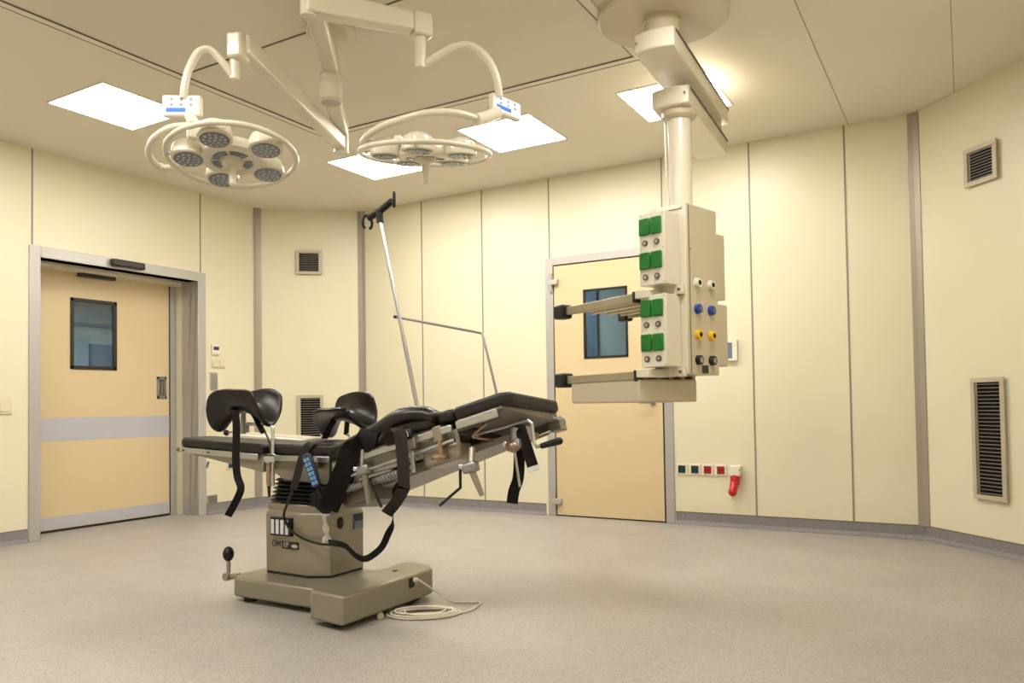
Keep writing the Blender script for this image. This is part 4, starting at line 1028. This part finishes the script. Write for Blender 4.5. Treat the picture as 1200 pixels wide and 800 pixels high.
# --- hand control
t = thing('hand_control', 'dark hand control with a column of blue keys hanging on the side of the table', 'remote control', (-2.65, 2.71, .60))
hc = Matrix.Translation((-2.682, 2.715, .685)) @ Matrix.Rotation(R(12), 4, 'Z') @ Matrix.Rotation(R(-22), 4, 'Y')
hc = hc @ Matrix.Diagonal((.68, 1, .95, 1))
hcb = MB().prism([(-.030, -.085), (.030, -.085), (.036, .04), (.036, .075), (.022, .09), (-.022, .09), (-.036, .075), (-.036, .04)], -.012, .012).build('casing', 'key_dark', t, bevel=.006, mtx=hc @ Matrix.Rotation(R(90), 4, 'X'))
hcm = hc @ Matrix.Rotation(R(90), 4, 'X')
MB().box((-.030, -.078, .0115), (.030, .074, .0135)).build('keypad', 'key_dark', hcb, mtx=hcm, smooth=False)
for i in range(6):
    z = .060 - i * .0245
    MB().box((-.023, z - .010, .0133), (.0, z + .008, .0155)).box((.004, z - .010, .0133), (.024, z + .008, .0155)).build('key', 'blue_key', hcb, bevel=.002, mtx=hcm)
MB().tube([(-2.650, 2.715, .605), (-2.635, 2.73, .57), (-2.64, 2.745, .54)], .008, n=8).build('cable', 'rubber', t)

# --- plastic tag bag on the column
t = thing('plastic_bag', 'crumpled clear plastic sleeve hanging on the column corner', 'plastic bag', (-2.77, 2.905, .29))
rnd = random.Random(3)
mb = MB(); loops = []
for i in range(13):
    z = .475 - i * .0155; wv = .012 + .006 * math.sin(i * 1.3) + (.010 if i > 8 else 0) - (.012 if i > 11 else 0)
    c = Vector((-2.792 + .003 * i, 2.902 - .0005 * i, z)); L = []
    for a in range(10):
        aa = 2 * math.pi * a / 10; rr = wv * (1 + rnd.uniform(-.25, .25))
        L.append(c + Vector((.7, .7, 0)) * rr * math.cos(aa) + Vector((.5, -.5, 0)) * rr * .55 * math.sin(aa))
    loops.append(L)
mb.loft(loops).build('sleeve', 'polythene', t)
MB().box((-2.775, 2.884, .293), (-2.745, 2.888, .325)).build('insert', 'vent', t, smooth=False)

# --- rail clamps with levers
def rail_clamp(name, label, P, rod, lever, size=1.0):
    t = thing(name, label, 'clamp', tuple(P), 0, 'rail clamps under the table')
    P = Vector(P)
    MB().box((-.035, -.022, -.022), (.035, .022, .022)).build('clamp_body', 'steel_dull', t, bevel=.01, mtx=Matrix.Translation(P) @ Matrix.Rotation(R(-15), 4, 'Y'))
    MB().ball(P + Vector((-.035, -.02, .005)), .014).build('clamp_screw', 'chrome', t)
    if rod: MB().cyl(P, P + Vector(rod), .016, .011, n=14).build('socket_tube', 'taupe', t)
    if lever: 
        MB().tube([P + Vector(v) for v in lever], .0065, n=8).build('lever_handle', 'rubber', t)
    return t
rail_clamp('rail_clamp', 'cream rail clamp with a long tapered tube right of the column bellows', (-2.385, 2.745, .695), (.025, 0, -.155), [(.03, 0, -.06), (.045, 0, -.075), (.098, 0, -.165)])
MB().tube([(-2.40, 2.745, .71), (-2.395, 2.745, .80)], .010, n=10).build('upright', 'steel', [o for o in bpy.data.objects if o.name == 'rail_clamp'][0])
rail_clamp('rail_clamp', 'rail clamp with a bent black lever below the raised head section', (-1.805, 2.745, .722), (.055, 0, -.115), [(-.04, -.01, .015), (-.045, -.012, -.02), (-.045, -.012, -.085), (-.15, -.015, -.165)])
tt_ = [o for o in bpy.data.objects if o.name == 'rail_clamp.001'][0]
MB().tube([(-1.805, 2.75, .735), (-1.82, 2.78, .80)], .014, n=10).build('upright', 'taupe', tt_)
t = rail_clamp('rail_clamp', 'copper coloured clamp knob with a thin steel rod under the head plate', (-1.672, 2.88, .812), None, None)
MB().cyl((-1.672, 2.88, .80), (-1.64, 2.87, .635), .006, n=8).build('rod', 'steel', t)
MB().ball((-1.672, 2.87, .805), .032, (1, 1, .8)).build('knob', 'brass', t)
MB().cyl((-1.672, 2.885, .815), (-1.68, 2.90, .88), .02, n=14).build('upright', 'steel_dull', t)

# --- hanging head-end straps
t = thing('hanging_strap', 'black strap with a white banded end hanging furthest right under the head plate', 'strap', (-1.60, 2.9, .70), 0, 'straps hanging under the head section')
MB().ribbon([(-1.665, 2.92, .895), (-1.645, 2.90, .865), (-1.618, 2.895, .80), (-1.585, 2.89, .715)], .048, .005, (.85, .5, -.2), smooth=5).build('webbing', 'strap', t)
MB().ribbon([(-1.588, 2.888, .722), (-1.585, 2.888, .714)], .05, .0065, (.85, .5, -.2), smooth=0).build('band', 'ink_white', t)
MB().ribbon([(-1.582, 2.887, .708), (-1.579, 2.887, .700)], .05, .0065, (.85, .5, -.2), smooth=0).build('band', 'ink_white', t)
t = thing('hanging_strap', 'longer black strap behind the thin steel rod under the head plate', 'strap', (-1.74, 3.0, .55), 0, 'straps hanging under the head section')
MB().ribbon([(-1.72, 3.02, .89), (-1.715, 3.0, .84), (-1.715, 3.0, .76), (-1.722, 3.0, .66), (-1.745, 3.0, .60), (-1.755, 3.0, .545)], .05, .005, (.85, .5, 0), smooth=5).build('webbing', 'strap', t)

# --- IV pole leaning with the table
t = thing('iv_pole', 'leaning steel pole with a black twin hook head, clamped behind the table', 'iv pole', (-2.44, 3.27, .88))
pb, ptp = Vector((-2.44, 3.262, .84)), Vector((-2.708, 3.262, 1.985))
MB().cyl(pb, pb.lerp(ptp, .45), .0115, n=16).build('lower_tube', 'steel', t)
MB().cyl(pb.lerp(ptp, .45), ptp, .0095, n=16).build('upper_tube', 'steel', t)
MB().box((-.03, -.018, -.03), (.03, .022, .03)).build('rail_clamp', 'steel_dull', t, bevel=.008, mtx=Matrix.Translation((-2.445, 3.268, .80 + .03)) @ Matrix.Rotation(R(-14), 4, 'Y'))
def PY(y, pts): return [(x, y, z) for x, z in pts]
hd = MB().tube([(-2.785, 3.26, 2.008), (-2.71, 3.262, 2.035), (-2.625, 3.264, 2.08)], .018, n=14).cyl((-2.708, 3.262, 1.975), (-2.712, 3.262, 2.04), .02, n=16).build('hook_head', 'rubber', t)
def hook(c, ax):
    pts = []
    for i in range(11):
        a = R(-60 + i * 30); pts.append(Vector(c) + Vector(ax) * .030 * math.cos(a) + Vector((0, 0, .038)) * math.sin(a))
    return MB().tube(pts, .008, n=10)
hook((-2.795, 3.26, 1.985), (.35, .9, 0)).build('hook', 'rubber', hd)
hook((-2.612, 3.264, 2.085), (.6, -.7, 0)).build('hook', 'rubber', hd)

# --- anaesthesia screen frame
t = thing('screen_frame', 'thin bent steel bar frame standing up behind the back section', 'frame', (-1.99, 3.27, .93))
MB().tube([(-1.975, 3.268, .90), (-1.99, 3.262, 1.05), (-2.058, 3.26, 1.315), (-2.066, 3.262, 1.335), (-2.085, 3.29, 1.342), (-2.635, 3.30, 1.462)], .0065, n=10).build('bar', 'steel_dull', t)
MB().box((-.025, -.018, -.03), (.025, .022, .03)).build('rail_clamp', 'steel_dull', t, bevel=.008, mtx=Matrix.Translation((-1.975, 3.27, .885)) @ Matrix.Rotation(R(-14), 4, 'Y'))
MB().cyl((-2.648, 3.30, 1.465), (-2.630, 3.30, 1.461), .009, n=10).build('end_cap', 'rubber', t)

# --- power cord coiled on the floor
rnd = random.Random(11)
t = thing('power_cord', 'off-white power cord coiled on the floor beside the table base', 'power cord', (-2.2, 2.98, 0))
pts = [(-2.372, 3.08, .128), (-2.35, 3.085, .135), (-2.31, 3.13, .09), (-2.265, 3.19, .035), (-2.235, 3.22, .008), (-2.16, 3.255, .006), (-2.115, 3.28, .006), (-2.09, 3.24, .006), (-2.07, 3.12, .006), (-2.10, 3.08, .006), (-2.19, 3.14, .006)]
for lp in range(7):
    cx_ = -2.235 + rnd.uniform(-.02, .02); cy_ = 2.975 + rnd.uniform(-.025, .025); ra = .16 - .009 * lp + rnd.uniform(-.02, .02); rb = .09 + rnd.uniform(-.03, .025)
    for i in range(9):
        a = 2 * math.pi * i / 9 + .8
        u = ra * math.cos(a) ; v = rb * math.sin(a)
        e = R(35)
        pts.append((cx_ + u * math.cos(e) - v * math.sin(e) + rnd.uniform(-.006, .006), cy_ + u * math.sin(e) + v * math.cos(e) + rnd.uniform(-.006, .006), .006 + .0055 * (lp % 4) + rnd.uniform(0, .004)))
MB().tube(pts, .0045, n=8, smooth=6).build('cable', 'cord', t)
MB().cyl((-2.385, 3.08, .128), (-2.352, 3.084, .132), .012, n=14).build('strain_relief', 'plastic_cream', t)
MB().box((-2.376, 3.045, .095), (-2.3655, 3.085, .145)).build('inlet_plug', 'rubber', t, bevel=.004)
MB().cyl((-2.40, 2.85, .016), (-2.365, 2.825, .016), .016, n=16).build('plug', 'vent', t)
